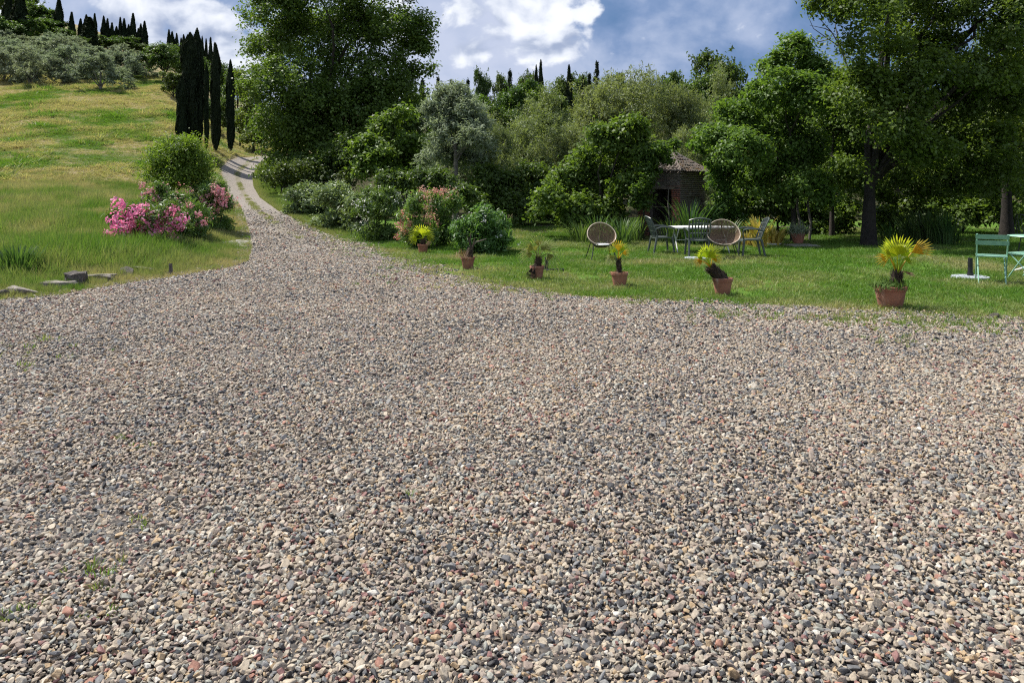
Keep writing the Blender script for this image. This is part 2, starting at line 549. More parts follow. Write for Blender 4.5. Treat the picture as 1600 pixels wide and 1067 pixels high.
def dryness(x, y):
    """0 green .. 1 dry straw, a property of the turf itself"""
    n1 = fbm(np.asarray(x) * .19 + np.asarray(y) * .06 + 4, np.asarray(y) * .15 - np.asarray(x) * .05, 5, 5)
    n2 = fbm(np.asarray(x) * .7, np.asarray(y) * .7, 9, 3)
    return np.clip((n1 - .5) * 3.2 + (n2 - .5) * 2.4 + .56 + .16 * np.clip((np.asarray(y) - 30) / 10, -1, 1), 0, 1)


# ground sheet
gx = np.concatenate([-45 - np.geomspace(1, 355, 34)[::-1], np.arange(-45, 32.1, .7), 32 + np.geomspace(1, 368, 34)])
gy = np.concatenate([-60 + np.arange(0, 60, 6.0), np.arange(0, 90, .7), 90 + np.geomspace(1, 310, 36)])
GX, GY = np.meshgrid(gx, gy)
GZ = H(GX, GY) - 0.02
inside = (GX > xl(GY) - .1) & (GX < xr(GY) + .3) & (GY < 60)
GZ = np.where(inside, GZ - .10, GZ)
nx = len(gx)
i = np.arange(len(gy) - 1)[:, None] * nx + np.arange(nx - 1)[None]
Q = np.stack([i, i + 1, i + nx + 1, i + nx], -1).reshape(-1, 4)

m, n = mat('meadow_turf')
oc = n.n('ShaderNodeTexCoord').outputs['Object']
dry = n.n('ShaderNodeAttribute', attribute_name='dry').outputs['Fac']
f1 = n.noise(oc, .9, 6.0, .65)
f2 = n.noise(oc, 5.0, 5.0, .7)
dd = n.m('ADD', dry, n.m('MULTIPLY', n.m('SUBTRACT', f1, .5), 1.0))
dd = n.step(n.m('ADD', dd, n.m('MULTIPLY', n.m('SUBTRACT', f2, .5), .7)), .1, .9)
c = n.mix(dd, (0.09, 0.14, 0.032), (0.34, 0.275, 0.145))
c = n.mix(n.step(f2, .55, .8), c, (0.05, 0.075, 0.02))
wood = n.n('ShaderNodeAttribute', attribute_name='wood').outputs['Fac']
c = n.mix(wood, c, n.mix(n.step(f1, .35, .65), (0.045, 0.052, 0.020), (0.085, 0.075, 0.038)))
finish(n, n.n('ShaderNodeBsdfPrincipled', {'Base Color': c, 'Roughness': .95, 'Specular IOR Level': .1,
       'Normal': bump(n, n.m('ADD', n.noise(oc, 2.2, 6.0, .7), n.m('MULTIPLY', f2, .3)), .35)}).outputs[0])
M['meadow'] = m
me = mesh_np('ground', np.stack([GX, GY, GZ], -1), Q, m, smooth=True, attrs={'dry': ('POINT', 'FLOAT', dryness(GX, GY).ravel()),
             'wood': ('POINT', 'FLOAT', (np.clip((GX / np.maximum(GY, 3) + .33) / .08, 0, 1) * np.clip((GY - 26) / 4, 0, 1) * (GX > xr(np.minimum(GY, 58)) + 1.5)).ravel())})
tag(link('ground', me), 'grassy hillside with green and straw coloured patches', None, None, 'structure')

# gravel bed (the dust and grit between the loose stones)
m, n = mat('gravel_bed')
oc = n.n('ShaderNodeTexCoord').outputs['Object']
vor = n.n('ShaderNodeTexVoronoi', {'Vector': oc, 'Scale': 42.0})
cc = n.ramp(n.n('ShaderNodeSeparateColor', {0: vor.outputs['Color']}).outputs[0],
            [(0, (0.05, 0.044, 0.04)), (.3, (0.08, 0.07, 0.06)), (.6, (0.10, 0.085, 0.07)), (.8, (0.07, 0.07, 0.073)), (1, (0.13, 0.11, 0.095))])
cc = n.mix(n.step(vor.outputs['Distance'], .35, .8), cc, (0.05, 0.043, 0.037))
finish(n, n.n('ShaderNodeBsdfPrincipled', {'Base Color': cc, 'Roughness': .9, 'Normal': bump(n, vor.outputs['Distance'], -.012)}).outputs[0])
M['gravel_bed'] = m

m, n = mat('track_grit')
oc = n.n('ShaderNodeTexCoord').outputs['Object']
u = n.n('ShaderNodeAttribute', attribute_name='u').outputs['Fac']
ypos = n.n('ShaderNodeSeparateXYZ', {0: oc}).outputs[1]
wob = n.m('MULTIPLY', n.m('SUBTRACT', n.noise(oc, .8, 4.0), .5), .22)
uc = n.m('ABSOLUTE', n.m('SUBTRACT', n.m('ADD', u, wob), .47))
mid = n.m('MULTIPLY', n.m('SUBTRACT', 1.0, n.step(uc, .02, .13)), n.step(ypos, 20.0, 27.0))
edge = n.step(uc, .40, .50)
nz = n.noise(oc, 6.0, 6.0, .7)
nf = n.noise(oc, 45.0, 4.0, .7)
grit = n.mix(n.step(nz, .3, .7), (0.205, 0.178, 0.150), (0.300, 0.260, 0.220))
grit = n.mix(n.step(nf, .5, .75), grit, (0.12, 0.105, 0.093))
dirt = n.mix(nz, (0.20, 0.155, 0.085), (0.14, 0.145, 0.05))
c = n.mix(n.m('MULTIPLY', n.m('MULTIPLY', mid, n.step(nz, .3, .6)), .75), grit, dirt)
c = n.mix(n.m('MULTIPLY', edge, .6), c, (0.24, 0.19, 0.10))
finish(n, n.n('ShaderNodeBsdfPrincipled', {'Base Color': c, 'Roughness': .95, 'Normal': bump(n, n.m('ADD', nf, nz), .03)}).outputs[0])
M['track'] = m

m, n = mat('lawn_turf')
oc = n.n('ShaderNodeTexCoord').outputs['Object']
f1 = n.noise(oc, .55, 5.0, .6)
f2 = n.noise(oc, 14.0, 5.0, .7)
ed = n.n('ShaderNodeAttribute', attribute_name='u').outputs['Fac']
dryf = n.step(n.m('ADD', n.m('ADD', f1, n.m('MULTIPLY', n.m('SUBTRACT', f2, .5), .6)), n.m('MULTIPLY', n.m('SUBTRACT', 1., n.step(ed, 0., .12)), .18)), .52, .86)
c = n.mix(dryf, (0.09, 0.17, 0.024), (0.27, 0.235, 0.09))
c = n.mix(n.step(f2, .58, .85), c, (0.05, 0.085, 0.02))
finish(n, n.n('ShaderNodeBsdfPrincipled', {'Base Color': c, 'Roughness': .95, 'Specular IOR Level': .1, 'Normal': bump(n, f2, .05)}).outputs[0])
M['lawn'] = m

strip('gravel_yard', -25, 17, xl, xr, -.004, M['gravel_bed'], 170, 40, 'wide yard of loose multicoloured gravel')
strip('gravel_road', 17, YT, xl, xr, .012, M['track'], 180, 14, 'rutted gravel track climbing past the cypresses')
strip('lawn', 8.3, 30, lambda y: xr(y) - .3, lambda y: np.maximum(xr(y) + 8, 30 + 0 * y), .0, M['lawn'], 160, 60, 'short sunlit lawn with dry patches beside the gravel')


# ------------------------------------------------------------------ scattered ground cover (geometry nodes, one object each)
def proto_collection(name, meshes):
    c = bpy.data.collections.new(name)
    for k, me in enumerate(meshes):
        o = bpy.data.objects.new(f'{name}_{k:02d}', me)
        c.objects.link(o)
    return c


def scatter(name, P, rot, scl, tint, pick, coll, label):
    me = bpy.data.meshes.new(name)
    P = np.asarray(P, np.float32)
    me.vertices.add(len(P))
    me.vertices.foreach_set('co', P.ravel())
    for an, typ, arr in (('rot', 'FLOAT_VECTOR', rot), ('scl', 'FLOAT_VECTOR', scl), ('tint', 'FLOAT', tint), ('pick', 'INT', pick)):
        a = me.attributes.new(an, typ, 'POINT')
        a.data.foreach_set('vector' if typ == 'FLOAT_VECTOR' else 'value', np.asarray(arr, np.int32 if typ == 'INT' else np.float32).ravel())
    g = bpy.data.node_groups.new(name + '_nodes', 'GeometryNodeTree')
    g.interface.new_socket('Geometry', in_out='INPUT', socket_type='NodeSocketGeometry')
    g.interface.new_socket('Geometry', in_out='OUTPUT', socket_type='NodeSocketGeometry')
    t = NT(g)
    gi, go = t.n('NodeGroupInput'), t.n('NodeGroupOutput')
    ci = t.n('GeometryNodeCollectionInfo', {'Collection': coll, 'Separate Children': True, 'Reset Children': True})
    at_ = lambda an, ty: t.n('GeometryNodeInputNamedAttribute', {'Name': an}, data_type=ty).outputs['Attribute']
    e2r = t.n('FunctionNodeEulerToRotation', {0: at_('rot', 'FLOAT_VECTOR')})
    iop = t.n('GeometryNodeInstanceOnPoints', {'Points': gi.outputs[0], 'Instance': ci.outputs[0], 'Pick Instance': True,
              'Instance Index': at_('pick', 'INT'), 'Rotation': e2r.outputs[0], 'Scale': at_('scl', 'FLOAT_VECTOR')})
    t.L.new(iop.outputs[0], go.inputs[0])
    o = link(name, me)
    md = o.modifiers.new('scatter', 'NODES')
    md.node_group = g
    return tag(o, label, None, None, 'stuff')


def seen(x, y, z=0., mx=90, my=60):
    """keep what lies in the view or close beside it"""
    zc = y * math.cos(PITCH) - (z - CAMZ) * math.sin(PITCH)
    yc = y * math.sin(PITCH) + (z - CAMZ) * math.cos(PITCH)
    zc = np.maximum(zc, .3)
    py = CY - F * yc / zc
    return (x > -CX / F * zc - 1.2 - mx / F * zc * .3) & (x < CX / F * zc + 1.2 + mx / F * zc * .3) & (py < 1067 + 12 * my) & (y > 1.4)


# pebbles
m, n = mat('pebble')
tint = n.n('ShaderNodeAttribute', attribute_name='tint', attribute_type='INSTANCER').outputs['Fac']
oc = n.n('ShaderNodeTexCoord').outputs['Object']
STOPS = [(0, (0.055, 0.054, 0.056)), (.045, (0.125, 0.126, 0.130)), (.10, (0.215, 0.214, 0.212)), (.18, (0.325, 0.280, 0.222)), (.34, (0.395, 0.330, 0.250)),
         (.48, (0.295, 0.243, 0.200)), (.58, (0.355, 0.283, 0.232)), (.66, (0.320, 0.320, 0.280)), (.74, (0.455, 0.390, 0.300)), (.84, (0.410, 0.300, 0.180)),
         (.90, (0.380, 0.195, 0.140)), (.92, (0.510, 0.460, 0.380)), (.96, (0.230, 0.120, 0.110)), (.985, (0.590, 0.560, 0.500))]
pc = n.ramp(tint, STOPS, 'CONSTANT')
nz = n.noise(oc, 1.6, 5.0, .65)
pc = n.mix(1.0, pc, n.mix(n.step(nz, .25, .75), (.62, .61, .60), (1.12, 1.1, 1.06)), 'MULTIPLY')
finish(n, n.n('ShaderNodeBsdfPrincipled', {'Base Color': pc, 'Roughness': .72, 'Specular IOR Level': .4, 'Normal': bump(n, n.noise(oc, 5.0, 4.0), .0015)}).outputs[0])
M['pebble'] = m


def stone_mesh(name, seed, squash, mat_, npts=16, bevel=True):
    r = np.random.default_rng(seed)
    p = r.normal(size=(npts, 3))
    p /= np.linalg.norm(p, axis=1)[:, None]
    p *= (r.uniform(.8, 1.1, (npts, 1)))
    p *= np.array(squash)
    bm = bmesh.new()
    for q in p:
        bm.verts.new(q)
    res = bmesh.ops.convex_hull(bm, input=bm.verts[:])
    bmesh.ops.delete(bm, geom=[e for e in res['geom_interior'] if isinstance(e, bmesh.types.BMVert)], context='VERTS')
    bmesh.ops.dissolve_limit(bm, angle_limit=R(12), verts=bm.verts[:], edges=bm.edges[:])
    if bevel:
        bmesh.ops.bevel(bm, geom=bm.edges[:], offset=.10, segments=1, affect='EDGES', clamp_overlap=True)
    bmesh.ops.recalc_face_normals(bm, faces=bm.faces[:])
    me = bpy.data.meshes.new(name)
    bm.to_mesh(me)
    bm.free()
    me.materials.append(mat_)
    return me


peb = proto_collection('pebble', [stone_mesh('pebble', 100 + k, (random.uniform(.9, 1.25), random.uniform(.7, .95), random.uniform(.5, .75)), M['pebble'], random.choice((11, 13, 16))) for k in range(14)])
PX, PY, PS = [], [], []
for (ya, yb, size) in ((1.5, 5.0, .0121), (5.0, 8.0, .0128), (8.0, 12.5, .0146), (12.5, 18.0, .0178), (18.0, 30.0, .024)):
    sp = size * 1.36
    wx = yb * .80 + 1.6
    X, Y = np.meshgrid(np.arange(-wx, wx, sp), np.arange(ya, yb, sp))
    X = X + (np.arange(X.shape[0]) % 2)[:, None] * sp * .5
    X, Y = X.ravel(), Y.ravel()
    X = X + rng.normal(0, sp * .32, X.size)
    Y = Y + rng.normal(0, sp * .32, X.size)
    k = seen(X, Y)
    X, Y = X[k], Y[k]
    g = in_gravel(X, Y, .05)
    # the odd stone strays a little onto the turf
    stray = in_gravel(X, Y, -.45) & (rng.random(X.size) < .28)
    keep = g | stray
    if ya >= 18:
        uu = (X - xl(Y)) / (xr(Y) - xl(Y))
        keep &= rng.random(X.size) < np.clip((30 - Y) / 9, 0, 1) * np.where(np.abs(uu - .47) < .12, .5, .85)
    X, Y = X[keep], Y[keep]
    PX.append(X); PY.append(Y)
    PS.append(size * np.clip(rng.lognormal(0, .30, X.size), .5, 2.1))
PX, PY, PS = map(np.concatenate, (PX, PY, PS))
N_ = len(PX)
PZ = H(PX, PY) + PS * rng.uniform(-.15, .75, N_) + (fbm(PX * 1.1, PY * 1.1, 77, 3) - .5) * .035
rot = np.stack([rng.normal(0, .5, N_), rng.normal(0, .5, N_), rng.uniform(0, 6.28, N_)], -1)
big = rng.random(N_) < .004
PS = np.where(big, PS * 1.6, PS)
patch = fbm(PX * .9, PY * .9, 31, 3)
tn = np.clip(rng.random(N_) ** np.clip(1 + (patch - .5) * 1.6, .55, 1.6), 0, .999)
scl = np.stack([PS * rng.uniform(.9, 1.4, N_), PS, PS * rng.uniform(.7, 1.15, N_)], -1)
scatter('gravel', np.stack([PX, PY, PZ], -1), rot, scl, tn, rng.integers(0, 14, N_), peb, 'loose multicoloured stone chippings covering the yard')
print('pebbles', N_)


def tuft_mesh(name, seed, nb, h, spread, wid, lean, mat_):
    r = np.random.default_rng(seed)
    V, T = [], []
    for b in range(nb):
        th, ph = r.uniform(0, 6.28), r.uniform(0, 6.28)
        base = np.array([math.cos(th), math.sin(th), 0]) * r.uniform(0, spread)
        hh = h * r.uniform(.55, 1.1)
        d = np.array([math.cos(th + r.normal(0, .6)), math.sin(th + r.normal(0, .6)), 0]) * hh * lean * r.uniform(.2, 1.2)
        side = np.array([math.cos(ph), math.sin(ph), 0]) * wid * .5
        o = len(V)
        V += [base - side, base + side, base + d * .35 + np.array([0, 0, hh * .6]) + side * .8, base + d * .35 + np.array([0, 0, hh * .6]) - side * .8,
              base + d + np.array([0, 0, hh])]
        T += [(o, o + 1, o + 2), (o, o + 2, o + 3), (o + 3, o + 2, o + 4)]
    return mesh_np(name, np.array(V), T, mat_, tri=True)


lawn_c = proto_collection('lawn_tuft', [tuft_mesh('lawn_tuft', 200 + k, 12, .055, .05, .007, .9, M['grass']) for k in range(4)])
tall_c = proto_collection('tall_tuft', [tuft_mesh('tall_tuft', 220 + k, 16, 1.0, .22, .035, .45, M['grass']) for k in range(4)])
clod_c = proto_collection('mown_tuft', [tuft_mesh('mown_tuft', 240 + k, 22, .55, .5, .06, 1.3, M['grass']) for k in range(4)])


def rnd_rot(n_):
    return np.stack([rng.normal(0, .12, n_), rng.normal(0, .12, n_), rng.uniform(0, 6.28, n_)], -1)


# lawn grass
n0 = 150000
Y = 8.4 + (27 - 8.4) * rng.random(n0) ** 1.25
X = -8 + rng.random(n0) * 29
dxe = xr(Y) + edge_wob(X, Y) * 1.1 - X                # positive inside gravel
creep = np.clip((fbm(X * 1.1, Y * 1.6, 93, 3) - .46) * 5, 0, 1) * np.exp(-np.maximum(dxe, 0) / 1.5) * (X > 1.5) * .55
thin = np.where(dxe > 0, np.exp(-dxe / .35) * .5 + creep, np.clip(.45 + (-dxe) * .9, 0, 1))
bare = fbm(X * .8, Y * .8, 55, 3)
keep = (rng.random(n0) < thin * np.clip((bare - .22) * 4, .25, 1)) & seen(X, Y, 0., 60) & (X > xl(Y) + 2.0)
X, Y = X[keep], Y[keep]
d1 = np.clip((fbm(X * .75, Y * .9, 61, 4) - .50) * 1.9 + .08 + .32 * np.exp(-np.maximum(xr(Y) - X, X - xr(Y)) / 1.2) + rng.normal(0, .12, X.size), 0, 1)
s_ = rng.uniform(.6, 1.35, X.size) * (1 + (Y - 9) * .035)
scatter('lawn_grass', np.stack([X, Y, H(X, Y)], -1), rnd_rot(X.size), np.stack([s_ * 1.2, s_ * 1.2, s_], -1), d1, rng.integers(0, 4, X.size), lawn_c,
        'short blades of lawn grass')
print('lawn', X.size)

FP = [ground(22, 410), ground(60, 406), ground(150, 400), ground(250, 394), ground(310, 388), ground(345, 384), ground(378, 378)]
fpx, fpy = np.array([p.x for p in FP]), np.array([p.y for p in FP])
# tall meadow grass left of the gravel and road, road verges
n0 = 130000
Y = 9 + 27 * rng.random(n0) ** 1.1

X = xl(Y) + .25 - 26 * rng.random(n0) ** 1.5
dpath = Y - np.interp(X, fpx, fpy)
on_path = (X > fpx[0]) & (X < fpx[-1]) & (dpath < .5) & (dpath > np.where(X > -8.2, -.9, -.3)) & (rng.random(n0) < np.where(X > -8.6, .88, .55))
keep = seen(X, Y, 0., 60) & (rng.random(n0) < np.clip((xl(Y) + .3 - X) * 1.6 + .25, 0, 1)) & ~on_path
X, Y = X[keep], Y[keep]
ed = np.clip((xl(Y) - X - .05) / 1.8, 0, 1)
hgt = (.085 + .315 * ed * (.45 + fbm(X * .5, Y * .5, 71, 3))) * np.where(Y > 30, np.clip((36 - Y) / 6, .35, 1), 1)
d1 = np.clip(dryness(X, Y) * .42 + np.clip((fbm(X * .9, Y * .9, 19, 4) - .45) * 2.2, 0, .5) + (1 - ed) * .30 * (fbm(X, Y, 3, 2) > .45) + np.clip((Y - 25) / 8, 0, 1) * .12 + rng.normal(.03, .13, X.size), 0, 1)
s_ = hgt * rng.uniform(.6, 1.3, X.size)
scatter('meadow_grass', np.stack([X, Y, H(X, Y) - .01], -1), rnd_rot(X.size), np.stack([s_ * .9, s_ * .9, s_], -1), d1, rng.integers(0, 4, X.size), tall_c,
        'tall uncut grass beside the gravel')
print('tall', X.size)

# mown hillside clods
n0 = 150000
Y = 24.5 + 55.5 * rng.random(n0) ** .9
X = xl(np.minimum(Y, 58)) - .3 - 55 * rng.random(n0) ** 1.1
keep = seen(X, Y, H(X, Y), 60, 900) & (rng.random(n0) < np.clip((Y - 24.5 + (fbm(X * .4, Y * .4, 7, 3) - .5) * 8) / 7, 0, 1))
X, Y = X[keep], Y[keep]
dz_ = fbm(X * .5, Y * .35, 83, 5)
d1 = np.clip(dryness(X, Y) * .95 + rng.normal(0, .13, X.size), 0, 1)
s_ = (.12 + .75 * np.clip(dz_ - .42, 0, 1)) * rng.uniform(.5, 1.4, X.size)
tall_ = rng.random(X.size) < .05
s_ = np.where(tall_, s_ * rng.uniform(1.3, 2.0, X.size), s_)
d1 = np.where(tall_, np.clip(d1 + rng.choice([-.35, .25], X.size, p=[.65, .35]), 0, 1), d1)
scatter('hill_grass', np.stack([X, Y, H(X, Y) - .03], -1), rnd_rot(X.size), np.stack([s_ * 1.5, s_ * 1.5, s_], -1), d1, rng.integers(0, 4, X.size), clod_c,
        'roughly mown green and straw coloured grass on the slope')
print('hill', X.size)

# verge on the right of the road and grassy strip between the ruts
n0 = 26000
Y = 20.5 + 37.5 * rng.random(n0)
side = rng.random(n0) < .72
X = np.where(side, xr(Y) - .15 + 2.2 * rng.random(n0) ** 1.6, xl(Y) + (xr(Y) - xl(Y)) * (.47 + rng.normal(0, .055, n0)))
keep = side | ((Y > 21) & (fbm(X * 2, Y * .6, 15, 3) > .50) & (rng.random(n0) < .45))
X, Y, side = X[keep], Y[keep], side[keep]
s_ = np.where(side, np.clip((Y - 20.5) / 4, .3, 1) * (.12 + .16 * np.clip((X - xr(Y)) / 1.5, 0, 1)), .07) * rng.uniform(.6, 1.3, X.size)
d1 = np.clip(np.where(side, .45 * np.exp(-np.maximum(X - xr(Y), 0) / .5) + .05, .55) + rng.normal(0, .13, X.size), 0, 1)
scatter('verge_grass', np.stack([X, Y, H(X, Y)], -1), rnd_rot(X.size), np.stack([s_, s_, s_], -1), d1, rng.integers(0, 4, X.size), tall_c,
        'grass along the road verge and between the ruts')

# small weeds growing through the gravel
W_ = []
for px, py, k in [(15, 970, 26), (150, 895, 16), (185, 890, 10), (110, 975, 14), (215, 700, 14), (225, 815, 12), (120, 930, 8), (205, 690, 8), (60, 560, 10), (15, 540, 12),
                  (1320, 500, 40), (1380, 505, 40), (1470, 512, 50), (1530, 515, 40), (1250, 496, 30), (1420, 530, 20), (1560, 500, 40), (1120, 492, 25), (330, 900, 6), (640, 770, 4)]:
    g = ground(px, py)
    for _ in range(k if py < 600 else k // 4):
        sp = .045 if py > 600 else .45
        W_.append((g.x + rng.normal(0, sp), g.y + rng.normal(0, sp * .6), rng.uniform(.35, .95) if py > 600 else rng.uniform(.6, 1.4), rng.uniform(.05, .5)))
W_ = np.array(W_)
scatter('weeds', np.stack([W_[:, 0], W_[:, 1], H(W_[:, 0], W_[:, 1]) + .005], -1), rnd_rot(len(W_)), np.stack([W_[:, 2]] * 3, -1), W_[:, 3],
        rng.integers(0, 4, len(W_)), lawn_c, 'small green weeds growing through the gravel')

# ------------------------------------------------------------------ foliage builders
def unit(v):
    return v / np.maximum(np.linalg.norm(v, axis=-1, keepdims=True), 1e-9)


def leaf_quads(P, N, T, L, Wd, r, shade, fold=.18):
    """diamond leaves: returns verts, quads, per-face shade"""
    n_ = len(P)
    T = unit(T - N * np.sum(T * N, -1, keepdims=True))
    B = np.cross(N, T)
    L = np.asarray(L).reshape(-1, 1) * np.ones((n_, 1))
    Wd = np.asarray(Wd).reshape(-1, 1) * np.ones((n_, 1))
    V = np.stack([P - T * L * .5, P + B * Wd * .5 + N * Wd * fold, P + T * L * .5 - N * L * .08, P - B * Wd * .5 + N * Wd * fold], 1).reshape(-1, 3)
    return V, np.arange(4 * n_).reshape(-1, 4), shade


def clumps(lobes, nclump, inner=.45, seed=0, gap=.0, gscale=1.0):
    """points near the skin of ellipsoid lobes; returns centre, outward direction, lobe index"""
    r = np.random.default_rng(seed)
    lob = np.array(lobes, float)
    area = (lob[:, 3] * lob[:, 4] + lob[:, 4] * lob[:, 5] + lob[:, 3] * lob[:, 5])
    cnt = np.maximum(3, (nclump * area / area.sum()).astype(int))
    C, O, I = [], [], []
    for k, (l, c_) in enumerate(zip(lob, cnt)):
        # puffs on the lobe, foliage on the outer and upper side of each puff: the crown breaks up into bunches
        npf = int(np.clip(c_ / 8, 5, 34))
        pd = unit(r.normal(size=(npf, 3)))
        pd[:, 2] = np.where(pd[:, 2] < -.55, -pd[:, 2], pd[:, 2])
        pc_ = l[:3] + pd * l[3:6] * (inner + (.86 - inner) * r.random((npf, 1)) ** .6) * (.85 + .3 * r.random((npf, 1)))
        pr_ = l[3:6].mean() * r.uniform(.18, .46, npf)
        wsel = r.choice(npf, c_, p=pr_ ** 2 / (pr_ ** 2).sum())
        d = unit(r.normal(size=(c_, 3)) + pd[wsel] * .5 + np.array([0, 0, .45]))
        out_ = np.where(r.random((c_, 1)) < .17, r.uniform(1.1, 2.1, (c_, 1)), 1.0)      # stray shoots
        C.append(pc_[wsel] + d * pr_[wsel][:, None] * r.random((c_, 1)) ** .5 * out_)
        O.append(unit(d + pd[wsel] * .6))
        I.append(np.full(c_, k))
    C, O, I = np.concatenate(C), np.concatenate(O), np.concatenate(I)
    if gap > 0:
        s = 1.0 / gscale
        f = vnoise(C[:, 0] * s + 50 + C[:, 1] * s * .7, C[:, 2] * s + 50 - C[:, 1] * s * .6, seed + 5)
        k = f + r.normal(0, .055, len(f)) > gap
        C, O, I = C[k], O[k], I[k]
    return C, O, I


def crown_mesh(name, material, lobes, nclump, per, leaf, aspect, clump_r, seed, mode='broad', inner=.45, gap=.0, gscale=1.0, flat=.7):
    r = np.random.default_rng(seed)
    C, O, I = clumps(lobes, nclump, inner, seed, gap, gscale)
    k = len(C)
    cs = np.clip(r.normal(.5, .22, k) , 0, 1)
    idx = np.repeat(np.arange(k), per)
    n_ = len(idx)
    g = r.normal(size=(n_, 3))
    g[:, 2] *= flat
    if mode == 'spray':            # leaves along short arching twigs
        dirn = unit(O + r.normal(0, .45, (k, 3)) + np.array([0, 0, .45]))
        t = r.random((n_, 1))
        P = C[idx] + dirn[idx] * (t - .35) * clump_r * 2.6 + g * clump_r * .28 + np.array([0, 0, -1.]) * t * t * clump_r * .5
        T = unit(dirn[idx] + r.normal(0, .5, (n_, 3)))
        N = unit(np.array([0, 0, .6]) + O[idx] * .5 + r.normal(0, .7, (n_, 3)))
    elif mode == 'upright':        # lanceolate leaves pointing up and out
        P = C[idx] + g * clump_r * .6
        T = unit(O[idx] * .7 + np.array([0, 0, .8]) + r.normal(0, .45, (n_, 3)))
        N = unit(O[idx] * .6 + np.array([0, 0, .4]) + r.normal(0, .6, (n_, 3)))
    else:
        P = C[idx] + g * clump_r * .55
        T = unit(r.normal(size=(n_, 3)) + O[idx] * .5 - np.array([0, 0, .3]))
        N = unit(np.array([0, 0, .55]) + O[idx] * .55 + r.normal(0, .55, (n_, 3)))
    L = leaf * r.uniform(.6, 1.35, n_)
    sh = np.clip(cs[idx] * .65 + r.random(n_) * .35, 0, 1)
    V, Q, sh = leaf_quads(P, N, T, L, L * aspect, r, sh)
    return mesh_np(name, V, Q, material, attrs={'shade': ('FACE', 'FLOAT', sh)})


def limb(a, b, r0, r1, seed, sag=.12, n=6, sides=7):
    r = np.random.default_rng(seed)
    a, b = Vector(a), Vector(b)
    pts, rad = [], []
    L = (b - a).length
    off = Vector(r.normal(0, 1, 3)) * L * sag * .5
    for i in range(n + 1):
        t = i / n
        p = a.lerp(b, t) + off * math.sin(math.pi * t) + Vector((0, 0, L * .08 * math.sin(math.pi * t)))
        if 0 < i < n:
            p += Vector(r.normal(0, L * .015, 3))
        pts.append(p)
        rad.append(r0 * (1 - t) ** .8 + r1 * (1 - (1 - t) ** .8))
    return pts, rad


def tree_parts(root, lobes, trunk_pts, trunk_r, material, seed, nb=8, br=.35, bark='bark', flare=1.35):
    """trunk and branches (each a part) reaching for the lobes; local coordinates"""
    mb = MB()
    m_ = len(trunk_pts)
    rad = [trunk_r * (flare if i == 0 else 1 - .45 * i / (m_ - 1)) for i in range(m_)]
    mb.tube(trunk_pts, rad, 10)
    link('trunk', mb.mesh('trunk', M[bark], True), root)
    top = Vector(trunk_pts[-1])
    order = sorted(range(len(lobes)), key=lambda i: -lobes[i][3])[:nb]
    for j, i in enumerate(order):
        l = Vector(lobes[i][:3])
        f = .55 + .45 * ((j * .37) % 1)
        s0 = Vector(trunk_pts[-2]).lerp(top, f)
        pts, rd = limb(s0, l, trunk_r * br * (1 + .5 * (j < 3)), trunk_r * .07, seed + j)
        mb = MB().tube(pts, rd, 6)
        r = np.random.default_rng(seed + 100 + j)
        link('branch', mb.mesh('branch', M[bark], True), root)


def pix_lobes(spec, base, depth, jit=.5, seed=0, thick=1.0):
    """lobes given as picture position and size, turned into real volumes about a tree standing at base"""
    r = np.random.default_rng(seed)
    out = []
    for l in spec:
        px, py, rp = l[:3]
        dd = depth + (l[3] if len(l) > 3 else r.uniform(-1, 1) * jit)
        p = pt(px, py, dd)
        rr = rp / F * (p - Vector((0, 0, CAMZ))).length
        rz = rr * (l[4] if len(l) > 4 else .85)
        out.append((p.x - base.x, p.y - base.y, p.z - base.z, rr, rr * thick, rz))
    return out


def own_tree(name, label, cat, px, depth, spec, material, nclump, per, leaf, aspect, clump_r, seed, mode='broad', trunk_r=.18, trunk_h=None, nb=7, jit=.8,
             gap=0., gscale=1., inner=.45, lean=(0, 0), group=None, bark='bark', thick=1.0, flare=1.35):
    base = at(px, depth)
    root = thing(name, label, cat, base, 0, group)
    lobes = pix_lobes(spec, base, depth, jit, seed, thick)
    zmin = min(l[2] - l[5] for l in lobes)
    zc = np.mean([l[2] for l in lobes])
    th = trunk_h if trunk_h else max(.3, zmin * .5 + zc * .5)
    tp = [(0, 0, -.15), (lean[0] * .25, lean[1] * .25, th * .33), (lean[0] * .6, lean[1] * .6, th * .7), (lean[0], lean[1], th)]
    tree_parts(root, lobes, tp, trunk_r, material, seed, nb, bark=bark, flare=flare)
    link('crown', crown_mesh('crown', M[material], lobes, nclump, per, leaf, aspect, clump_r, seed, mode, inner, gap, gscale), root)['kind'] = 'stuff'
    return root, lobes


# shared crowns and trunks for the trees that repeat
def unit_lobes(kind, seed):
    r = np.random.default_rng(seed)
    out = []
    if kind == 'oak':
        out.append((0, 0, .60, .34, .34, .28))
        for k in range(8):
            th = k * 2.4 + r.uniform(-.4, .4)
            q = r.uniform(.16, .30)
            z = r.uniform(.36, .82)
            q *= math.sqrt(max(.15, 1 - ((z - .55) / .36) ** 2))
            s = r.uniform(.16, .23)
            out.append((q * math.cos(th), q * math.sin(th), z, s, s, s * .85))
    elif kind == 'olive':
        for k in range(8):
            th = k * 2.4 + r.uniform(-.4, .4)
            q = r.uniform(.08, .34)
            z = r.uniform(.22, .80)
            s = r.uniform(.18, .27)
            out.append((q * math.cos(th), q * math.sin(th), z, s, s, s * .9))
    elif kind == 'willow':
        out.append((0, 0, .52, .32, .32, .34))
        for k in range(10):
            th = k * 2.4 + r.uniform(-.4, .4)
            q = r.uniform(.12, .36)
            z = r.uniform(.18, .84)
            s = r.uniform(.15, .24)
            out.append((q * math.cos(th), q * math.sin(th), z, s, s, s * 1.1))
    return out


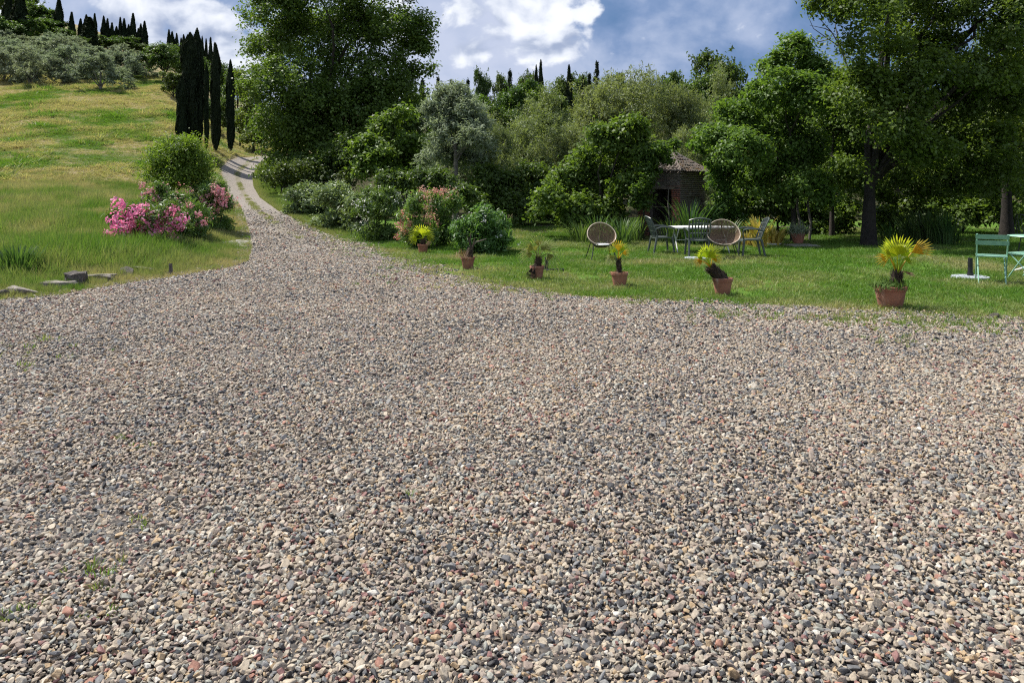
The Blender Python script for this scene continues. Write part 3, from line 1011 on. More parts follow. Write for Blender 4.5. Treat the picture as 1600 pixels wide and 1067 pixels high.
CROWN = {
    'oak': [crown_mesh('crown', M['oak'], unit_lobes('oak', 10 + k), 700, 15, .042, .62, .055, 10 + k, gap=.15, gscale=.12) for k in range(3)],
    'olive': [crown_mesh('crown', M['olive'], unit_lobes('olive', 20 + k), 420, 15, .060, .30, .060, 20 + k, 'spray', gap=.2, gscale=.14) for k in range(3)],
    'willow': [crown_mesh('crown', M['willow'], unit_lobes('willow', 30 + k), 2100, 17, .027, .26, .042, 30 + k, 'spray', gap=.22, gscale=.11) for k in range(4)],
    'silver': [crown_mesh('crown', M['olive'], unit_lobes('willow', 36 + k), 1300, 16, .032, .28, .042, 36 + k, 'spray', gap=.22, gscale=.11) for k in range(2)],
}


def column_mesh(name, material, seed, width, nt, leaf, tip=.5, shaggy=.1):
    """upright cypress: a shaggy spindle of steep little sprays"""
    r = np.random.default_rng(seed)
    z = r.random(nt) ** .85
    prof = np.minimum(1, (z + .02) / .16) ** .6 * np.where(z > tip, np.maximum(0, 1 - ((z - tip) / (1 - tip)) ** 1.25), 1.0)
    th = r.random(nt) * 6.283
    ridge = 1 + .16 * np.sin(th * 3 + z * 9 + seed) + .10 * np.sin(th * 5 - z * 17 + seed * 2)
    rad = width * (.10 + .90 * prof) * (.55 + .5 * r.random(nt) ** .5) * ridge * np.where(z > .985, .3, 1)
    P = np.stack([rad * np.cos(th), rad * np.sin(th), .03 + z * .96], -1)
    O = np.stack([np.cos(th), np.sin(th), np.zeros(nt)], -1)
    T = unit(np.array([0, 0, 1.]) + O * .25 + r.normal(0, shaggy, (nt, 3)))
    N = unit(O + r.normal(0, .5, (nt, 3)))
    L = leaf * r.uniform(.6, 1.5, nt)
    V, Q, sh = leaf_quads(P, N, T, L, L * .32, r, np.clip(r.normal(.5, .25, nt), 0, 1))
    return mesh_np(name, V, Q, material, attrs={'shade': ('FACE', 'FLOAT', sh)})


CROWN['cypress'] = [column_mesh('crown', M['cypress'], 40 + k, .078, 5200, .060, .35 + .1 * k) for k in range(3)]
CROWN['cypress_near'] = [column_mesh('crown', M['cypress'], 50 + k, .08, 15000, .034, .86 - .05 * k, .2) for k in range(3)]


def conifer_mesh(name, material, seed):
    r = np.random.default_rng(seed)
    V, Q, sh = [], [], []
    for tier in range(13):
        z = .12 + .86 * tier / 13
        R_ = .24 * (1 - z) ** .8 + .02
        for b in range(9):
            th = r.uniform(0, 6.28)
            n_ = 16
            t = r.random(n_)
            P = np.stack([R_ * t * math.cos(th), R_ * t * math.sin(th), z - t * R_ * .35 + r.normal(0, .012, n_)], -1) + r.normal(0, .012, (n_, 3))
            T = np.tile([math.cos(th), math.sin(th), -.2], (n_, 1)) + r.normal(0, .5, (n_, 3))
            N = np.tile([0, 0, 1.], (n_, 1)) + r.normal(0, .4, (n_, 3))
            v, q, s = leaf_quads(P, unit(N), unit(T), .07 * r.uniform(.6, 1.2, n_), .026, r, r.random(n_))
            Q.append(q + 4 * sum(len(x) for x in sh)); V.append(v); sh.append(s)
    return mesh_np(name, np.concatenate(V), np.concatenate(Q), material, attrs={'shade': ('FACE', 'FLOAT', np.concatenate(sh))})


CROWN['conifer'] = [conifer_mesh('crown', M['conifer'], 60 + k) for k in range(2)]


def unit_trunk(kind, seed):
    r = np.random.default_rng(seed)
    mb = MB()
    if kind in ('cypress', 'conifer'):
        mb.tube([(0, 0, -.03), (0, 0, .3), (0, 0, .9)], [.016, .012, .004], 7)
    else:
        x, y = r.uniform(-.03, .03, 2)
        mb.tube([(0, 0, -.05), (x * .5, y * .5, .12), (x, y, .26), (x * 1.5, y * 1.5, .55)], [.034, .026, .023, .008], 7)
        for k in range(4):
            th = k * 1.7 + r.uniform(0, .6)
            mb.tube([(x, y, .2 + .03 * k), (x + .1 * math.cos(th), y + .1 * math.sin(th), .36), (x + .22 * math.cos(th), y + .22 * math.sin(th), .56)], [.016, .011, .004], 5)
    return mb.mesh('trunk', M['grey_bark' if kind == 'olive' else 'bark'], True)


TRUNK = {k: unit_trunk(k, 5) for k in ('oak', 'olive', 'cypress', 'conifer', 'willow')}
TK = {'silver': 'olive', 'cypress_near': 'cypress'}
_n = [0]


def shared_tree(kind, name, label, cat, px, depth, top_py, width_px, group=None, var=None, zoff=0.0):
    b = at(px, depth)
    b.z -= zoff
    ztop = CAMZ + depth * slope_at(top_py)
    h = max(.5, ztop - b.z)
    wd = width_px / F * depth
    uw = {'oak': .86, 'olive': .86, 'willow': .95, 'silver': .95, 'cypress': .165, 'cypress_near': .175, 'conifer': .46}[kind]
    sx = wd / uw
    _n[0] += 1
    k = (_n[0] if var is None else var) % len(CROWN[kind])
    root = thing(name, label, cat, b, (_n[0] * 2.399) % 6.283, group, (sx, sx, h))
    link('trunk', TRUNK[TK.get(kind, kind)], root)
    link('crown', CROWN[kind][k], root)['kind'] = 'stuff'
    return root


# ------------------------------------------------------------------ the big trees and thickets on the right and along the road
own_tree('broadleaf_tree', 'huge dark broadleaf tree with dense rounded crown right of the gravel track', 'tree', 505, 42,
         [(430, 25, 48), (500, -5, 60), (585, 0, 60), (420, 75, 36), (480, 80, 66), (560, 75, 72), (630, 55, 46), (645, 85, 34), (400, 130, 26, -1), (450, 140, 55), (525, 150, 66),
          (600, 130, 52), (655, 110, 22), (470, 200, 60, -1), (545, 215, 60, -1), (600, 190, 45, 1), (430, 205, 40, 0), (500, 255, 50, -1.5), (575, 175, 50, -1), (625, 160, 40), (500, 190, 55, -2), (450, 250, 44, 0), (560, 240, 50, 0)],
         'broad', 6800, 19, .175, .62, .42, 301, trunk_r=.38, nb=10, jit=2.2, gap=.10, gscale=.9)
own_tree('broadleaf_tree', 'slender pale-leaved tree at the roadside left of the huge dark tree', 'tree', 396, 63,
         [(388, 150, 22), (405, 175, 28), (385, 195, 24), (412, 205, 25), (395, 225, 20), (378, 122, 13)], 'maple', 700, 17, .19, .6, .36, 302, trunk_r=.12, nb=5, jit=1.2, gap=.3, gscale=.8)
own_tree('broadleaf_tree', 'dark shrubby tree under the right edge of the huge roadside tree', 'tree', 590, 38,
         [(560, 250, 40), (600, 230, 40), (625, 200, 34), (520, 270, 34), (650, 190, 26), (650, 240, 30)], 'oak', 1200, 17, .17, .6, .36, 303, trunk_r=.14, nb=5, jit=1.2, gap=.25, gscale=.8)
own_tree('walnut_tree', 'large-leaved small tree between the huge dark tree and the silvery olive', 'tree', 612, 31,
         [(622, 188, 24), (605, 212, 28), (578, 240, 28), (632, 235, 30), (595, 262, 34), (640, 268, 26), (565, 262, 18)], 'fig', 800, 16, .20, .55, .32, 304, trunk_r=.1, nb=6, jit=.9, gap=.3, gscale=.6)
own_tree('olive_tree', 'silvery grey-green olive tree rising behind the salmon oleander', 'olive tree', 712, 28,
         [(712, 162, 30), (690, 180, 26), (738, 185, 28), (700, 212, 34), (745, 222, 28), (685, 245, 26), (725, 250, 30)], 'olive', 1700, 17, .17, .26, .22, 305, 'spray', trunk_r=.13, nb=6, jit=1.0,
         gap=.24, gscale=.5, bark='grey_bark')
own_tree('fig_tree', 'wide fig tree with large bright green leaves left of the brick hut', 'fig tree', 945, 23,
         [(985, 205, 26), (950, 222, 32), (1000, 235, 26), (920, 262, 32), (965, 262, 36), (888, 290, 30), (930, 300, 36), (860, 318, 24), (985, 300, 26), (845, 335, 16), (900, 335, 30), (1015, 262, 16), (950, 340, 30)],
         'fig', 2500, 15, .13, .62, .24, 306, trunk_r=.1, nb=9, jit=.9, gap=.30, gscale=.45)
own_tree('maple_tree', 'bushy leafy tree with a tall tuft on top right of the brick hut', 'tree', 1240, 21.5,
         [(1243, 78, 22), (1222, 105, 24), (1268, 112, 26), (1200, 110, 12), (1205, 150, 36), (1262, 158, 40), (1150, 188, 32), (1215, 205, 44), (1120, 222, 26), (1165, 240, 40), (1250, 245, 42), (1140, 270, 26),
          (1200, 285, 38), (1262, 300, 36), (1105, 205, 14)], 'maple', 3900, 17, .102, .62, .22, 307, trunk_r=.085, nb=10, jit=1.2, gap=.31, gscale=.42)
own_tree('maple_tree', 'leafy tree filling the space between the bushy tree and the thick dark trunk', 'tree', 1300, 23.5,
         [(1300, 150, 34), (1330, 180, 40), (1310, 225, 42), (1345, 245, 34), (1300, 275, 34), (1335, 120, 26), (1335, 290, 26)], 'maple', 2100, 16, .105, .62, .24, 308, trunk_r=.08, nb=6, jit=1.2, gap=.3, gscale=.45)
big_maple, _l = own_tree('field_maple', 'big spreading tree with a thick dark forked trunk beside the lawn', 'tree', 1357, 20,
         [(1300, 0, 36), (1345, 20, 46), (1410, 20, 56), (1480, -10, 60), (1370, 75, 44), (1440, 85, 46), (1550, 5, 60), (1610, 60, 60), (1560, 90, 40), (1350, 140, 40), (1410, 155, 46), (1480, 165, 46), (1540, 170, 46),
          (1600, 160, 46), (1370, 205, 36), (1440, 215, 42), (1500, 235, 42), (1570, 235, 42), (1400, -60, 70), (1520, -80, 80), (1620, -40, 70), (1300, -40, 40), (1335, 235, 26, -1.0), (1312, 252, 18, -.7), (1338, 272, 18, -.6), (1385, 262, 30, -1.6), (1440, 262, 38, .5), (1405, 215, 40, -1.5), (1360, 160, 40, -1.5), (1480, 280, 36, 1), (1450, 130, 44, -1), (1530, 130, 46, -1), (1345, 290, 22, 1.2), (1520, 285, 36, .5), (1590, 290, 36, 0), (1410, 238, 30, -1.8), (1462, 250, 34, -1.4), (1395, 285, 20, 1.5), (1550, 275, 36, -.8)],
         'maple', 11000, 17, .108, .62, .26, 309, trunk_r=.215, trunk_h=1.75, bark='dark_bark', nb=14, jit=2.0, gap=.35, gscale=.65, lean=(.04, 0), flare=1.12)
own_tree('field_maple', 'tree with a dark straight trunk behind the green folding chairs', 'tree', 1573, 23,
         [(1590, 130, 45), (1640, 190, 55), (1560, 215, 35), (1610, 245, 40), (1660, 260, 45), (1540, 260, 30)], 'broad', 1700, 16, .13, .62, .26, 310, trunk_r=.19, trunk_h=2.3, bark='dark_bark', nb=6, jit=1.6, gap=.3, gscale=.5)
own_tree('shrub', 'bright green leafy shrub just right of the thick dark trunk', 'shrub', 1420, 23,
         [(1410, 260, 34), (1440, 290, 36), (1400, 305, 28), (1470, 315, 34), (1430, 330, 34)], 'fig', 900, 15, .13, .6, .22, 311, trunk_r=.05, nb=5, jit=.7, gap=.3, gscale=.4)
own_tree('shrub', 'dark tangled shrub below the trees behind the tall strappy plants', 'shrub', 1505, 25,
         [(1500, 285, 38), (1540, 310, 34), (1490, 335, 34), (1525, 345, 32), (1465, 345, 28), (1555, 340, 26), (1590, 300, 30), (1600, 340, 26)], 'broad', 1100, 15, .14, .55, .24, 312, trunk_r=.05, nb=5, jit=.8, gap=.25, gscale=.5)
own_tree('shrub', 'dark dense bush in shade behind the slim grey trunks', 'shrub', 1215, 25,
         [(1200, 320, 40), (1245, 330, 34), (1160, 330, 34), (1280, 340, 28), (1175, 300, 30), (1140, 320, 24)], 'broad', 1000, 15, .14, .55, .24, 313, trunk_r=.05, nb=5, jit=.6, gap=.2, gscale=.5)
own_tree('shrub', 'deep green bush against the right wall of the brick hut', 'shrub', 1128, 22.0,
         [(1122, 268, 13), (1118, 290, 11), (1125, 300, 16), (1135, 325, 18), (1118, 335, 13), (1145, 345, 16), (1108, 345, 9), (1112, 255, 12), (1100, 238, 11), (1085, 230, 8)], 'fig', 260, 14, .12, .55, .18, 314, trunk_r=.035, nb=4, jit=.3, gap=.2, gscale=.4)
own_tree('shrub', 'dark thicket in deep shade left of the fig tree', 'shrub', 805, 27,
         [(790, 300, 34), (830, 290, 34), (800, 330, 34), (770, 320, 26), (845, 330, 30), (760, 285, 28)], 'oak', 1100, 15, .15, .5, .24, 315, trunk_r=.06, nb=5, jit=.8, gap=.2, gscale=.5)
own_tree('shrub', 'dark ivy-like bush hugging the left corner of the brick hut', 'shrub', 1006, 21.9,
         [(1022, 255, 15), (1036, 238, 13), (1050, 230, 9), (1012, 275, 15), (1003, 295, 15), (1005, 248, 16), (1030, 240, 13), (1042, 252, 7), (1000, 320, 13), (1018, 268, 12)], 'broad', 380, 14, .12, .6, .18, 316, trunk_r=.04, nb=4, jit=.4, gap=.2, gscale=.4)

own_tree('shrub', 'low leafy bush left of the thick dark trunk beside the tan bank', 'shrub', 1300, 24.5,
         [(1300, 350, 26), (1285, 365, 18), (1320, 330, 22), (1310, 368, 16)], 'maple', 420, 14, .13, .6, .2, 317, trunk_r=.04, nb=4, jit=.5, gap=.2, gscale=.4)
own_tree('shrub', 'dark low bush directly behind the thick dark trunk', 'shrub', 1385, 24,
         [(1385, 345, 24), (1410, 360, 20), (1365, 365, 14), (1435, 362, 20), (1395, 372, 16)], 'broad', 480, 14, .13, .6, .2, 318, trunk_r=.04, nb=4, jit=.5, gap=.2, gscale=.4)
# bare dead limbs sticking out of the big spreading tree
b0 = at(1358, 20)
o0 = pt(1330, 120, 20.3)
bare = None
for k, (pts) in enumerate([[(1345, 150), (1330, 120), (1315, 75), (1300, 50), (1280, 28)], [(1315, 75), (1296, 62), (1272, 45), (1262, 22)], [(1322, 95), (1325, 62), (1312, 34)], [(1300, 50), (1290, 45), (1266, 40)],
                           [(1296, 62), (1280, 66), (1268, 56)], [(1312, 68), (1306, 40), (1310, 18)]]):
    P3 = [pt(px, py, 20.3 + .12 * (k % 3)) - b0 for px, py in pts]
    me = MB().tube(P3, [.035 / (1 + .8 * (k > 0)) * (1 - .75 * i / (len(P3) - 1)) for i in range(len(P3))], 5).mesh('bare_branch' if k == 0 else 'twig', M['grey_bark'], True)
    if k == 0:
        bare = link('bare_branch', me, big_maple)
        bare['label'] = 'leafless grey dead branch against the sky'
    else:
        link('twig', me, bare)
# slim trunks seen below the bushy tree
for px, lab, top in ((1247, 'slim grey bare trunk just left of a thinner one by the potted plant', 270), (1264, 'thinner grey trunk right of the potted plant on its slab', 285)):
    b = at(px, 21.8)
    P3 = [Vector((0, 0, -.1)), pt(px + 3, 350, 21.8) - b, pt(px - 2, 320, 21.8) - b, pt(px + 4, top, 21.9) - b]
    r_ = thing('sapling', lab, 'tree', b)
    link('trunk', MB().tube(P3, [.045, .035, .035, .02], 7).mesh('trunk', M['grey_bark'], True), r_)

# willowy shrubs in the middle band
for px, d, top, wd, kind, lab in [
    (960, 33, 90, 200, 'willow', 'tallest light green feathery tree at the centre of the thicket'),
    (835, 31, 143, 170, 'willow', 'feathery green tree left of the tallest feathery one'),
    (890, 30, 195, 130, 'willow', 'lower feathery shrub between the two central feathery trees'),
    (775, 29, 205, 100, 'willow', 'feathery shrub just right of the silvery olive'),
    (1052, 34, 112, 140, 'willow', 'round feathery tree behind the brick hut roof'),
    (1125, 35, 128, 110, 'willow', 'feathery tree with pale top right of the brick hut roof'),
    (1020, 28, 215, 110, 'willow', 'shaded feathery shrub directly behind the brick hut'),
    (1085, 28, 205, 110, 'willow', 'dark feathery shrub peeping over the hut roof on its right'),
    (660, 33, 225, 100, 'silver', 'greyish shrub in shade left of the silvery olive'),
    (915, 38, 160, 150, 'silver', 'greyish feathery tree in the back row of the thicket'),
    (740, 36, 170, 120, 'willow', 'feathery tree half hidden behind the silvery olive'),
    (1180, 33, 170, 110, 'willow', 'feathery tree behind the bushy maple'),
    (1400, 34, 190, 160, 'willow', 'greyish green tree seen past the thick dark trunk'),
    (1520, 35, 185, 170, 'willow', 'green tree seen between the two dark trunks'),
    (1640, 32, 180, 150, 'willow', 'feathery tree at the far right end of the thicket'),
    (1320, 33, 200, 120, 'willow', 'feathery tree behind the leafy maple'),
]:
    shared_tree(kind, 'willow_tree' if kind == 'willow' else 'olive_tree', lab, 'tree', px, d, top, wd * .86, 'feathery trees of the thicket behind the lawn')

# skyline woods behind the thicket
OAKS = [(1130, 75, 82, 92, 'round dark oak standing out on the skyline above the hut'), (1095, 70, 108, 80, 'oak left of the round skyline oak'), (1045, 78, 105, 70, 'flat-topped dark oak on the skyline'),
        (755, 95, 110, 32, 'small round oak left of the skyline conifers'), (825, 92, 108, 44, 'oak at the foot of the twin skyline cypress'), (880, 95, 108, 50, 'oak around the short skyline cypress'),
        (785, 93, 120, 40, 'low oak right of the small round oak'), (915, 90, 112, 46, 'oak below the pointed skyline conifer'), (960, 96, 105, 50, 'oak behind the tallest feathery tree'),
        (700, 85, 135, 60, 'oak near the small skyline firs'), (655, 80, 140, 60, 'oak at the right foot of the huge dark tree'), (745, 72, 138, 80, 'wide low oak in front of the skyline trees'),
        (805, 70, 128, 80, 'bright oak in the middle of the wooded slope'), (860, 68, 140, 80, 'oak low on the wooded slope'), (1000, 85, 118, 60, 'oak right of the tallest feathery tree'),
        (1180, 72, 120, 80, 'oak behind the tuft of the bushy maple'), (1240, 78, 130, 90, 'oak behind the bushy maple'), (1310, 75, 135, 90, 'oak glimpsed left of the big spreading tree'),
        (1390, 72, 140, 100, 'oak glimpsed through the big spreading tree'), (1470, 74, 138, 100, 'oak glimpsed right of the fork of the big trunk'), (1550, 70, 140, 100, 'oak glimpsed at the right end of the slope'),
        (1640, 68, 140, 110, 'last oak at the right end of the slope'), (620, 70, 150, 80, 'oak behind the huge dark tree'), (700, 55, 170, 80, 'oak behind the silvery olive'),
        (790, 52, 165, 80, 'oak deep in the thicket left of centre'), (1160, 52, 165, 90, 'oak deep in the thicket behind the hut'), (1260, 50, 180, 90, 'oak deep in the thicket behind the maples'),
        (1370, 48, 190, 100, 'oak deep in the thicket behind the thick trunk'), (1480, 48, 190, 100, 'oak deep in the thicket behind the strappy plants'), (1590, 46, 190, 100, 'oak deep in the thicket behind the folding chairs'),
        (560, 60, 190, 90, 'oak in shade behind the huge roadside tree'), (480, 66, 170, 80, 'oak in shade behind the roadside bend')]
for px, d, top, wd, lab in OAKS:
    shared_tree('oak', 'oak_tree', lab, 'tree', px, d, top, wd, 'oaks on the wooded slope')
for px, d, top, wd, kind, lab in [
    (845, 90, 96, 11, 'cypress', 'thin pointed cypress alone on the middle skyline'), (838, 91, 104, 9, 'cypress', 'shorter cypress touching the thin pointed one'), (889, 88, 104, 14, 'cypress', 'stubby dark cypress on the middle skyline'),
    (932, 80, 88, 24, 'conifer', 'tall pointed conifer on the skyline left of centre thicket top'), (921, 82, 108, 20, 'conifer', 'small conifer leaning on the tall pointed one'),
    (797, 85, 103, 22, 'conifer', 'dark ragged conifer right of the small round oak'), (660, 72, 117, 24, 'conifer', 'dark conifer next to the crown of the huge tree'), (685, 76, 113, 22, 'conifer', 'second dark conifer from the huge tree'),
    (705, 78, 118, 16, 'conifer', 'third dark conifer from the huge tree'), (731, 74, 117, 20, 'conifer', 'short conifer above the silvery olive'), (911, 86, 120, 10, 'cypress', 'tiny cypress below the tall pointed conifer')]:
    shared_tree(kind, 'cypress_tree' if kind == 'cypress' else 'conifer_tree', lab, 'cypress' if kind == 'cypress' else 'conifer', px, d, top, wd, 'conifers on the middle skyline')

# ------------------------------------------------------------------ left hillside
CYP = [(297, 49, 52, 25, 'broad black cypress at the left of the roadside group'), (308, 50, 45, 18, 'tallest cypress of the roadside group, touching the broad one'), (284, 48, 118, 16, 'small cypress hugging the left side of the broad roadside cypress'),
       (322.5, 52, 100, 7, 'thin cypress right of the tallest roadside cypress'), (337, 53.5, 68, 14, 'tall slim cypress in the middle of the roadside group'),
       (360, 57, 94, 12, 'single slim cypress standing apart at the roadside bend')]
for k, (px, d, top, wd, lab) in enumerate(CYP):
    shared_tree('cypress_near', 'cypress_tree', lab, 'cypress', px, d, top, wd, 'cypresses beside the gravel track', k)
RIDGE = [(12, 100, -20, 16, 0), (31, 98, -12, 24, 0), (92, 104, -2, 13, 1), (112, 104, 20, 11, 2), (126, 108, 30, 9, 0), (135, 106, 24, 10, 0), (148, 108, 22, 8, 0), (140, 100, 28, 24, 3), (162, 110, 26, 8, 0), (168, 110, 30, 9, 0), (175, 110, 36, 8, 0),
         (182, 112, 42, 8, 0), (188, 112, 28, 8, 0), (194, 112, 30, 9, 0), (201, 112, 39, 8, 0), (208, 112, 22, 11, 4), (216, 112, 45, 7, 0), (220, 113, 38, 8, 0), (226, 112, 34, 10, 0),
         (264, 120, 47, 7, 0), (269, 120, 50, 8, 0), (276, 120, 53, 8, 0), (283, 121, 60, 7, 0), (287, 120, 55, 8, 0), (316, 122, 58, 7, 0), (322, 122, 62, 8, 0), (329, 122, 60, 9, 0), (335, 122, 68, 7, 0), (293, 121, 58, 7, 0), (308, 121, 60, 7, 0)]
RL = {1: 'tall thick dark cypress at the right edge of the hilltop wood', 2: 'cypress standing alone just right of the hilltop wood', 3: 'wide dark cypress clump rising above the olive grove', 4: 'tallest cypress in the hilltop row above the round oak'}
ORD = ['first', 'second', 'third', 'fourth', 'fifth', 'sixth', 'seventh', 'eighth', 'ninth', 'tenth', 'eleventh', 'twelfth', 'thirteenth', 'fourteenth']
cnt_ = {}
for px, d, top, wd, q in sorted(RIDGE):
    row_ = 'thick dark cypress from the left inside the hilltop wood' if px < 60 else 'slim cypress from the left in the hilltop row before the lone round oak' if px < 240 else 'slim cypress from the left in the far row behind the roadside cypresses'
    lab = RL.get(q)
    if not lab:
        cnt_[row_] = cnt_.get(row_, -1) + 1
        lab = ORD[cnt_[row_]] + ' ' + row_
    shared_tree('cypress', 'cypress_tree', lab, 'cypress', px, d, top, wd, 'cypresses along the hilltop')
for px, d, top, wd, lab in [(60, 106, 8, 70, 'broad oak in the hilltop wood left of the thick cypress'), (20, 112, -30, 80, 'highest oak of the hilltop wood'), (82, 103, 28, 50, 'dark oak below the thick hilltop cypress'), (45, 98, 30, 60, 'oak at the foot of the hilltop wood'),
                            (10, 96, 25, 60, 'oak at the far end of the hilltop wood'), (105, 101, 45, 36, 'low dark oak beside the hilltop wood'), (185, 104, 56, 60, 'low dark oak under the left hilltop row of cypresses'), (160, 104, 60, 44, 'round bush-like oak left under the hilltop row'),
                            (215, 105, 68, 40, 'round pale oak right under the hilltop row'), (255, 76, 64, 66, 'round dark oak standing alone on the top of the meadow'), (300, 100, 85, 50, 'oak behind the tallest roadside cypress'),
                            (345, 95, 100, 44, 'oak between the roadside cypresses'), (372, 90, 103, 50, 'oak behind the roadside bend'), (330, 110, 92, 40, 'oak under the far cypress row'), (120, 96, 60, 40, 'small oak above the olive grove'),
                            (350, 72, 190, 30, 'low roadside tree between the cypress trunks'), (375, 66, 165, 40, 'leafy tree right of the single slim cypress'), (275, 90, 95, 40, 'oak right behind the lone round oak')]:
    shared_tree('oak', 'oak_tree', lab, 'tree', px, d, top, wd, 'oaks on the left hilltop')
for px, d, top, wd, lab in [(272, 68, 112, 46, 'shrubby oak on the bank right below the lone round oak'), (318, 64, 150, 40, 'shrubby oak behind the trunks of the roadside cypresses'), (345, 66, 150, 36, 'shrubby oak seen in the gap left of the single slim cypress'), (262, 60, 170, 26, 'low shrubby oak at the right edge of the meadow')]:
    shared_tree('oak', 'oak_tree', lab, 'tree', px, d, top, wd, 'oaks on the left hilltop', None, .5)
FRONT = [(4, 71, 76, 62), (50, 70, 76, 58), (98, 71, 78, 58), (157, 68, 78, 76), (200, 75, 82, 52), (130, 74, 74, 58), (230, 79, 93, 42)]
FL = ['olive tree cut by the left end of the front row', 'round dark olive, second of the front row', 'third olive from the left in the front row', 'largest olive of the front row casting a dark shadow',
      'pale olive nearest the lone round oak', 'olive tucked behind the largest front one', 'small grey olive bush beside the lone round oak']
for (px, d, top, wd), lab in zip(FRONT, FL):
    shared_tree('olive', 'olive_tree', lab, 'olive tree', px, d, top, wd, 'olive trees above the meadow', None, .9)
for row, (d, top, pxs, rn) in enumerate([(77, 68, range(-14, 215, 24), 'lowest'), (82, 60, range(-20, 185, 24), 'second lowest'), (88, 53, range(-10, 150, 24), 'second highest'), (94, 47, range(0, 120, 26), 'highest')]):
    for j, px in enumerate(pxs):
        shared_tree('olive', 'olive_tree', f'{ORD[j]} olive from the left in the {rn} row of the grove behind', 'olive tree', px + (j * 7 % 5), d, top + (j * 5 % 8) + (8 if px > 120 else 0), 52, 'olives of the grove behind')

# ------------------------------------------------------------------ shrubs beside the track
def cluster_mesh(name, material, seed, r_, npet, size):
    r = np.random.default_rng(seed)
    d = unit(r.normal(size=(npet, 3)))
    P = d * r_ * r.uniform(.45, 1, (npet, 1))
    N = unit(d + r.normal(0, .4, (npet, 3)))
    V, Q, sh = leaf_quads(P, N, unit(r.normal(size=(npet, 3))), size * r.uniform(.7, 1.3, npet), size * .9, r, r.random(npet), .1)
    return mesh_np(name, V, Q, material, attrs={'shade': ('FACE', 'FLOAT', sh)})


def oleander(label, px, depth, spec, seed, leafmat='oleander', leaf=.12, nclump=500, clump=.14, flower=None, clusters=(), nsmall=0, per=14, aspect=.24, petal=.045, front=.6):
    base = at(px, depth)
    root = thing('oleander' if flower else 'shrub', label, 'shrub', base)
    lobes = pix_lobes(spec, base, depth, .5, seed)
    low = [(l[0] * 1.0, l[1] - .05, max(.16, l[5] * .62), l[3] * .92, l[4] * .92, max(.16, l[5] * .62)) for l in lobes if l[2] - l[5] > .12 and l[2] < 1.4]
    for k in range(5):
        l = lobes[k % len(lobes)]
        link('stem', MB().tube([(.1 * (k - 2), 0, -.05), (l[0] * .4 + .06 * (k - 2), l[1] * .4, l[2] * .4), (l[0], l[1], l[2])], [.022, .017, .008], 5).mesh('stem', M['bark'], True), root)
    link('foliage', crown_mesh('foliage', M[leafmat], lobes + low, int(nclump * 1.5), per, leaf, aspect, clump, seed, 'upright', .35, .15, .3), root)['kind'] = 'stuff'
    r = np.random.default_rng(seed + 9)
    if clusters:
        ms = [cluster_mesh('flower_cluster', M[flower], seed + k, 1.0, 46, .42) for k in range(3)]
        for k, (cx, cy, cr) in enumerate(clusters):
            p = pt(cx, cy, depth - front * r.uniform(.6, 1.1)) - base
            s = cr * 1.2 / F * depth
            link('flower_cluster', ms[k % 3], root, p, (r.uniform(0, 6), r.uniform(0, 6), r.uniform(0, 6)), (s, s, s * .85))
    if nsmall:
        C, O, I = clumps(lobes, nsmall, .9, seed + 21)
        k = len(C)
        idx = np.repeat(np.arange(k), 6)
        P = C[idx] + O[idx] * .06 + r.normal(0, petal * .9, (len(idx), 3))
        V, Q, sh = leaf_quads(P, unit(O[idx] + r.normal(0, .5, (len(idx), 3))), unit(r.normal(size=(len(idx), 3))), petal * r.uniform(.7, 1.4, len(idx)), petal * .85, r, r.random(len(idx)), .1)
        link('flowers', mesh_np('flowers', V, Q, M[flower], attrs={'shade': ('FACE', 'FLOAT', sh)}), root)['kind'] = 'stuff'
    return root


oleander('oleander bush covered in big bright pink flower clusters at the gravel edge', 230, 17.0,
         [(195, 350, 22), (225, 345, 28), (260, 345, 26), (240, 372, 24), (205, 375, 22), (275, 365, 20)], 401, nclump=420, flower='pink', leaf=.13,
         clusters=[(183, 318, 10), (192, 320, 7), (178, 345, 11), (190, 340, 12), (205, 333, 11), (215, 328, 10), (225, 325, 9), (200, 352, 12), (212, 350, 10), (232, 345, 12), (240, 338, 12), (252, 342, 10), (246, 350, 9),
                   (266, 332, 9), (272, 328, 8), (265, 353, 9), (277, 347, 10), (287, 342, 9), (282, 355, 7), (172, 365, 9), (180, 378, 8), (167, 379, 8), (200, 370, 10), (192, 358, 9), (240, 368, 11), (246, 360, 9),
                   (236, 378, 6), (268, 374, 9), (262, 378, 6), (202, 378, 7), (188, 380, 7), (222, 360, 8)], front=.75)
oleander('leafy oleander with a few faded pink blooms behind the bright pink bush', 268, 18.8, [(240, 318, 22), (270, 325, 26), (300, 335, 24), (290, 355, 22), (310, 345, 18), (255, 305, 16)], 402, nclump=420, flower='rose', nsmall=45, leafmat='oleander',
         clusters=[(226, 306, 8), (236, 300, 7), (245, 312, 7), (222, 290, 6), (296, 322, 6), (310, 335, 6), (318, 348, 6), (305, 352, 5)], front=.7)
oleander('dull pink oleander leaning over the left edge of the gravel track', 330, 21.5, [(322, 310, 22), (342, 312, 20), (330, 330, 20), (318, 295, 16), (350, 320, 12)], 403, nclump=380, flower='rose', nsmall=70,
         clusters=[(335, 296, 8), (345, 300, 8), (352, 308, 7), (340, 312, 7), (325, 305, 7), (315, 312, 6), (350, 320, 6), (330, 322, 6), (340, 328, 5)], front=.6)
own_tree('shrub', 'bright lime green bush rising above the pink oleanders', 'shrub', 280, 22, [(280, 238, 24), (256, 250, 20), (305, 252, 20), (280, 265, 36), (254, 274, 24), (308, 276, 24), (280, 290, 28), (268, 226, 12), (296, 230, 12)],
         'bush', 1500, 15, .085, .42, .24, 404, 'upright', trunk_r=.05, nb=6, jit=.35, gap=.08, gscale=.4, inner=.3)
